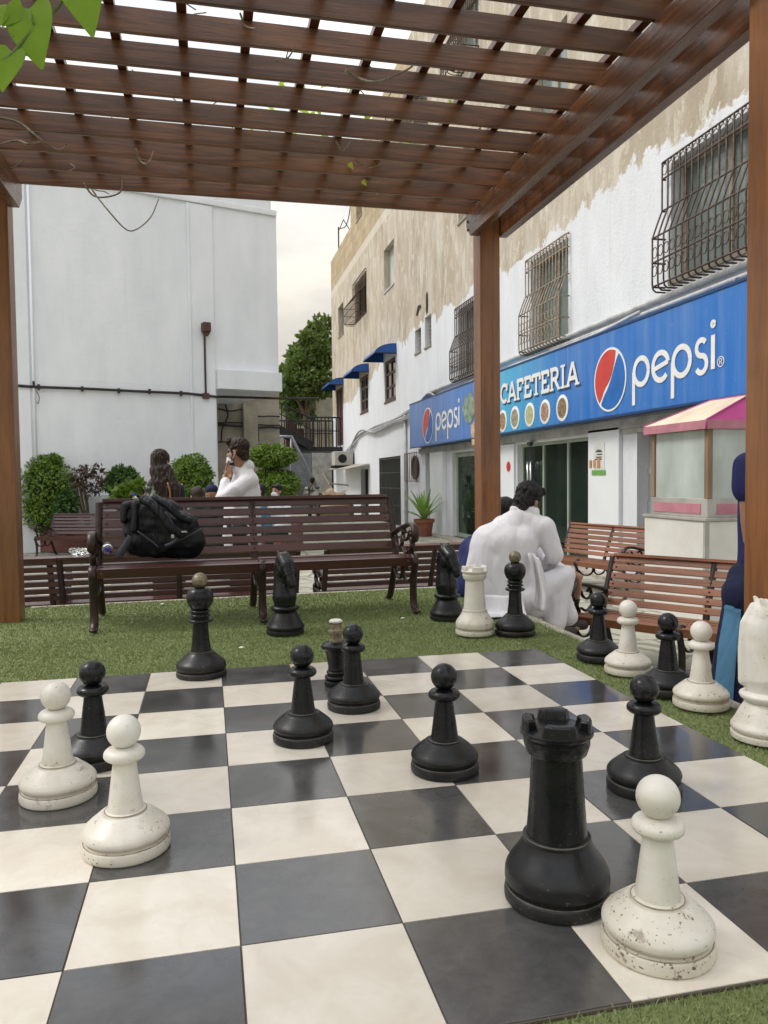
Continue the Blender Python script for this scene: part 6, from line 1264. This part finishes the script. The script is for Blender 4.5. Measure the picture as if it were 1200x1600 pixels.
# ---- 4. long-haired woman
t = thing('person', 'woman with long dark hair in floral top seen from behind', 'person', tuple(gz(255, 910, G)))
Wp = lambda u, v, d=0.0: pd(u, v, 7.3+d); hdw = (FWD+RIGHT*.25).normalized(); FLO = None
m, N, Lk, b = newmat('floral_cloth'); vv = coords(N, Lk); n1 = noisef(N, Lk, vv, 12, 3, .5, 1.5); n2 = noisef(N, Lk, coords(N, Lk, (1.3, 1.1, .9)), 15, 3, .5, 1.5)
c = mixc(N, Lk, rampf(N, Lk, n1, .55, .57), (.012, .014, .02), (.20, .26, .17)); c = mixc(N, Lk, rampf(N, Lk, n2, .62, .64), c, (.50, .07, .08)); Lk(c, b.inputs['Base Color']); b.inputs['Roughness'].default_value = .8; FLO = m
J = dict(head=Wp(251, 722), neck=Wp(255, 748, .02), chest=Wp(258, 790), pelvis=Wp(258, 850), shL=Wp(237, 762), shR=Wp(278, 764), elL=Wp(232, 800, .06), elR=Wp(284, 802, .06), wrL=Wp(240, 812, .25), wrR=Wp(275, 812, .25), hipL=Wp(250, 860), hipR=Wp(268, 860), knL=Wp(250, 905), knR=Wp(268, 905), anL=Wp(250, 940), anR=Wp(268, 940))
J['pelvis'].z = G+.92; J['hipL'].z = J['hipR'].z = G+.86; J['knL'].z = J['knR'].z = G+.47; J['anL'].z = J['anR'].z = G+.08
J['hem_'] = [(J['pelvis']+RIGHT*k, J['pelvis']+RIGHT*k*1.6+V((0, 0, -.35)), .13, .13) for k in (-.07, .07)]
P = seated(t, J, FLO, BLKC, hair=None, hd=hdw, s=.95)
q = MB(); Mh = Matrix(frame3(hdw)).transposed(); q.sphere(P(-.012, 0, .035), (.100, .083, .092), 22, 16, M=Mh); q.cap(P(-.03, 0, .02), P(-.05, .0, -.10), .080, .075)
for u0_, u1_, v1_, r in ((244, 250, 770, .045), (252, 264, 790, .050), (260, 275, 792, .042), (248, 256, 782, .045)): q.cap(Wp(u0_, 735, -.07), Wp(u1_-2, (735+v1_)/2+2, -.115), .060, .055); q.cap(Wp(u1_-2, (735+v1_)/2+2, -.115), Wp(u1_, v1_, -.14), .055, r*.5)
fuse(q, 'hair', HBR, t, .007, 3, .012, (38, 38, 5), ridge=True)
q = MB(); q.tube(curve([Wp(262, 754, -.16), Wp(266, 770, -.17), Wp(266, 790, -.165)], 5), .010, 6); q.build('bag_strap', mat('tan_leather', (.30, .12, .06), .5), t, True, world=True)
# ---- 5. person at the right behind the post
t = thing('person', 'person in navy polo shirt and blue-panelled navy trousers beside the right post', 'person', tuple(gz(1165, 1125, G)))
Rp = lambda u, v, d=0.0: pd(u, v, 3.45+d); hdr = (RIGHT*.6+FWD*.5)
J = dict(head=Rp(1214, 655, .05), neck=Rp(1210, 700, .05), chest=Rp(1202, 775, .05), pelvis=Rp(1200, 905, .05), shL=Rp(1190, 722, .25), shR=Rp(1170, 728, -.04), elL=Rp(1205, 830, .25), elR=Rp(1172, 815, -.04), wrL=Rp(1215, 900, .2), wrR=Rp(1180, 900, -.02), hipL=Rp(1188, 930, .15), hipR=Rp(1168, 930, -.02), knL=Rp(1185, 1060, .2), knR=Rp(1156, 1060, .0), anL=Rp(1180, 1200, .2), anR=Rp(1150, 1200, .0))
for k_ in ('anL', 'anR'): J[k_].z = G+.09
f, l, u_ = frame3(hdr); q = MB(); P = head_prims(q, J['head'], hdr); q.cap(J['neck'], V(J['head'])-V((0, 0, .05)), .06, .052); q.cap(J['pelvis'], J['chest'], .12, .13); q.cap(J['chest'], J['neck'], .10, .05)
for s_ in 'LR': q.cap(J['neck'], J['sh'+s_], .06, .05); q.cap(J['sh'+s_], J['el'+s_], .048, .040); q.cap(J['el'+s_], J['wr'+s_], .040, .028); hand_prims(q, J['wr'+s_], (0, .1, -1), (1, 0, 0), .6); q.cap(J['hip'+s_], J['kn'+s_], .08, .055); q.cap(J['kn'+s_], J['an'+s_], .052, .038)
fuse(q, 'body', SKIN, t, .008, 3); face_bits(t, P)
q = MB(); wv = (J['shL']-J['shR']).normalized()
for k in (-.06, .06): q.cap(J['pelvis']+wv*k, J['chest']+wv*k, .12, .125); q.cap(J['chest']+wv*k, J['neck']+wv*k+V((0, 0, -.06)), .125, .075)
for s_ in 'LR': q.cap(J['neck']+V((0, 0, -.03)), J['sh'+s_], .055, .062); q.cap(J['sh'+s_], J['sh'+s_].lerp(J['el'+s_], .40), .066, .072)
fuse(q, 'polo_shirt', NVY, t, .010, 4, .005, (9, 9, 5), ridge=True)
q = MB()
for s_ in 'LR': q.cap(J['pelvis'], J['hip'+s_], .12, .11)
q.cap(J['hipL'], J['knL'], .11, .11); q.cap(J['knL'], J['anL']+V((0, 0, .02)), .11, .13)
legc = [(1168, 905, .085), (1166, 950, .10), (1160, 1010, .115), (1155, 1085, .125), (1150, 1190, .135)]
for (u0_, v0_, r0_), (u1_, v1_, r1_) in zip(legc, legc[1:]): q.cap(Rp(u0_, v0_), Rp(u1_, v1_), r0_, r1_)
J['anR'] = Rp(1150, 1200); J['anR'].z = G+.09
tr = fuse(q, 'trousers', NVT, t, .010, 4, .005, (8, 8, 3), ridge=True)
q = MB(); pn = []
for i in range(12):
    f_ = i/11*(len(legc)-1-1e-6); k_2 = int(f_); g2 = f_-k_2; (u0_, v0_, r0_), (u1_, v1_, r1_) = legc[k_2], legc[k_2+1]; c_ = Rp(u0_+(u1_-u0_)*g2, v0_+(v1_-v0_)*g2); r_ = r0_+(r1_-r0_)*g2+.012
    pn += [c_-RIGHT*r_*cos(RD(th_))-FWD*r_*sin(RD(th_)) for th_ in ((14, 24, 34, 40) if i < 2 else (14, 28, 42, 55))]
q.add(pn, [(i*4+j, i*4+j+1, (i+1)*4+j+1, (i+1)*4+j) for i in range(11) for j in range(3)])
o = q.build('side_panel', BLUC, tr, True, world=True, recalc=True); ss = o.modifiers.new('ss', 'SUBSURF'); ss.levels = ss.render_levels = 2; sw_ = o.modifiers.new('sw', 'SHRINKWRAP'); sw_.target = tr; sw_.offset = .010; so_ = o.modifiers.new('s', 'SOLIDIFY'); so_.thickness = .004; so_.offset = 0
q = MB(); q.sphere(P(-.02, 0, .05), (.10, .085, .085), 18, 12, M=Matrix((f, l, u_)).transposed()); q.sphere(P(-.05, 0, .0), (.058, .072, .075), 14, 10); fuse(q, 'hair', HB, t, .008, 2, .006, (40, 40, 15))
for s_ in 'LR': foot_shoe(t, J['an'+s_], hdr)
# ---- 6. small seated people behind
def small(u, v, D, label, hd, top, bottom=BLKC, hair=HB, capm=None, mask=False, grp=None, s=1.0):
    h = pd(u, v, D); t = thing('person', label, 'person', (h.x, h.y, G)); f = V(hd); f.z = 0; f.normalize(); l = V((-f.y, f.x, 0)); B_ = lambda a, b, c: V((h.x, h.y, 0))+f*a+l*b+V((0, 0, h.z+c))
    pz = h.z-.72; J = dict(head=h, neck=B_(-.02, 0, -.17), chest=B_(-.03, 0, -.40), pelvis=B_(-.06, 0, -.68), shL=B_(-.02, .19, -.24), shR=B_(-.02, -.19, -.24), elL=B_(.06, .25, -.50), elR=B_(.06, -.25, -.50), wrL=B_(.26, .10, -.58), wrR=B_(.26, -.10, -.58), hipL=B_(.0, .10, -.70), hipR=B_(.0, -.10, -.70), knL=B_(.42, .13, -.68), knR=B_(.42, -.13, -.68), anL=B_(.42, .13, 0), anR=B_(.42, -.13, 0))
    for k_ in ('anL', 'anR'): J[k_].z = G+.09
    seated(t, J, top, bottom, hair=hair, hd=hd, cap_=capm, mask=mask, vox=.016, s=s); return t
small(405, 768, 12.5, 'seated man in light blue shirt facing left by the topiary', (-RIGHT-FWD*.35), BLUC)
small(432, 768, 12.7, 'seated man with lowered white mask in front of the topiary', (-RIGHT*.5-FWD), WHC, mask=True)
small(331, 772, 10.5, 'seated person in dark cap left of the masked man', (FWD-RIGHT*.2), BLKC, hair=None, capm=NVT)
small(308, 776, 9.6, 'seated person with brown hair bent low behind the bench back', (FWD-RIGHT*.5), BLKC, hair=HBR)
STR = cloth_mat('cream_cloth', (.50, .50, .42), col2=(.05, .05, .05), vs=3)
small(488, 752, 24, 'far man in pale shirt with dark straps sitting at the foot of the stairs', (FWD), STR)

# ================================================================ BACKPACK AND SMALL THINGS
t = thing('backpack', 'black backpack slumped on the large maroon bench', 'backpack', tuple(pd(255, 870, 5.25)))
BP = cloth_mat('black_nylon', (.005, .006, .010), .5, 1.6); BP2 = mat('grey_webbing', (.045, .05, .06), .7, var=.3, vs=40)
K3 = lambda u, v, d=0.0: pd(u, v, 5.07+d)
q = MB()
q.cap(K3(222, 845, .05), K3(298, 845, .05), .095, .095); q.cap(K3(228, 815, .06), K3(285, 825, .06), .11, .11); q.cap(K3(215, 800, .04), K3(255, 808, .05), .085, .10); q.cap(K3(212, 855, .05), K3(302, 856, .05), .07, .07); q.cap(K3(235, 810, .08), K3(292, 832, .06), .10, .085); q.cap(K3(232, 795, .08), K3(262, 800, .08), .085, .085); q.cap(K3(206, 800, .02), K3(206, 832, .02), .060, .055); q.cap(K3(250, 790, .10), K3(303, 842, .05), .065, .065); q.cap(K3(210, 845, .06), K3(250, 820, .06), .06, .10)
fuse(q, 'pack', BP, t, .008, 6, .012, (10, 10, 10), ridge=True)
q = MB(); q.cap(K3(196, 790, -.02), K3(194, 812, -.02), .028, .03); q.cap(K3(196, 790, -.02), K3(212, 787, -.02), .028, .028); q.cap(K3(212, 789, -.03), K3(210, 828, -.05), .026, .024); fuse(q, 'side_pocket', BP, t, .007, 4, .004, (15, 15, 15))
def strap(q, pts, w_, th=.012): q.tube(curve(pts, 6), w_/2, 8, sx=th/w_*2, up=tuple(-FWD))
q = MB(); strap(q, [K3(222, 779, -.06), K3(240, 790, -.09), K3(256, 808, -.10), K3(268, 824, -.10), K3(285, 835, -.09)], .065, .03); q.build('shoulder_strap', BP, t, True, world=True)
q = MB(); strap(q, [K3(240, 777, -.04), K3(262, 790, -.07), K3(280, 806, -.07), K3(300, 815, -.05)], .05, .025); q.build('shoulder_strap', BP, t, True, world=True)
q = MB(); strap(q, [K3(205, 838, -.03), K3(198, 850, -.03), K3(188, 864, -.04), K3(184, 869, -.05)], .05, .012); strap(q, [K3(285, 835, -.09), K3(270, 848, -.08), K3(258, 853, -.08)], .02, .005); strap(q, [K3(262, 853, -.06), K3(290, 840, -.06), K3(316, 826, -.0)], .012, .006); strap(q, [K3(215, 830, -.07), K3(232, 842, -.07), K3(248, 855, -.07)], .012, .006); strap(q, [K3(258, 800, -.11), K3(268, 815, -.11), K3(274, 828, -.11)], .014, .006); q.build('webbing', BP2, t, True, world=True)
q = MB(); q.obox(K3(288, 831, -.115), RIGHT*.018, UP*.006, FWD*.004); q.obox(K3(270, 838, -.11), RIGHT*.010, UP*.012, FWD*.004); q.build('buckle', mat('silver_buckle', (.5, .5, .5), .3, .8), t, bevel=.002, world=True)
def glass(name, col=(1, 1, 1), rough=.03):
    if name in _M: return _M[name]
    m, N, Lk, b = newmat(name); b.inputs['Base Color'].default_value = c4(col); b.inputs['Transmission Weight'].default_value = 1; b.inputs['Roughness'].default_value = rough; b.inputs['IOR'].default_value = 1.3; _M[name] = m; return m
BC = mat('blue_cap', (.01, .05, .55), .35)
bo = thing('water_bottle', 'clear plastic bottle lying on the bench end with blue cap towards the camera', 'bottle', tuple(pd(168, 862, 5.0))); c0 = pd(168, 859, 4.93); ax = ray(172, 800); ax.z = 0; ax.normalize(); Q = ax.to_track_quat('Z', 'Y').to_matrix().to_3x3()
q = MB(); q.lathe(sm([(0, .0, 1), (.0135, .0, 1), (.0135, .018), (.020, .032), (.033, .060), (.034, .08), (.0325, .10), (.034, .12), (.034, .19), (.031, .2, 1), (0, .2)], 4), 28, c0, M=Q); q.build('body', glass('clear_plastic'), bo, True, world=True, autos=50)
q = MB(); q.lathe([(0, -.016), (.0145, -.016), (.016, -.013), (.016, .004), (0, .004)], 24, c0, M=Q); q.build('cap', BC, bo, True, world=True, autos=40)
bo2 = thing('water_bottle', 'blue-capped bottle showing just above the bench back beside the backpack', 'bottle', tuple(pd(211, 800, 7.2))); c0 = pd(211, 781, 6.6); q = MB(); q.lathe(sm([(0, -.2, 1), (.034, -.2, 1), (.034, -.02), (.02, .02), (.0135, .03, 1), (.0135, .04, 1), (0, .04)], 4), 24, c0); q.build('body', glass('clear_plastic'), bo2, True, world=True, autos=50); q = MB(); q.lathe([(0, .034), (.016, .034), (.016, .056), (0, .056)], 20, c0); q.build('cap', BC, bo2, world=True)
bx = gz(124, 864, .30)
q = MB(); c_ = pd(125, 861, 6.45); q.cap(c_-RIGHT*.06, c_+RIGHT*.06, .030, .026); o = fuse(q, 'plastic_bag', glass('crumpled_plastic', (.92, .95, .96), .12), None, .006, 1, .014, (30, 30, 30), ridge=True); tag(o, 'crumpled clear plastic bag on top of the rear bench back', 'plastic bag')
SCR = mat('paper_white', (.7, .7, .66), .7)
for (u, v), lb_ in (((254, 944), 'tiny white scrap on the grass under the big bench'), ((630, 966), 'tiny white scrap on the grass right of the bench leg'), ((378, 1012), 'tiny pale scrap on the grass behind the black queen')):
    p = gz(u, v, .012); q = MB(); q.add([(-.014, -.006, 0), (.012, -.010, .004), (.016, .006, .001), (-.002, .012, .006), (-.016, .004, .002)], [(0, 1, 2, 3, 4)]); o = tag(q.build('paper_scrap', SCR), lb_, 'litter'); o.location = p; o.modifiers.new('s', 'SOLIDIFY').thickness = .001
fuse_all()
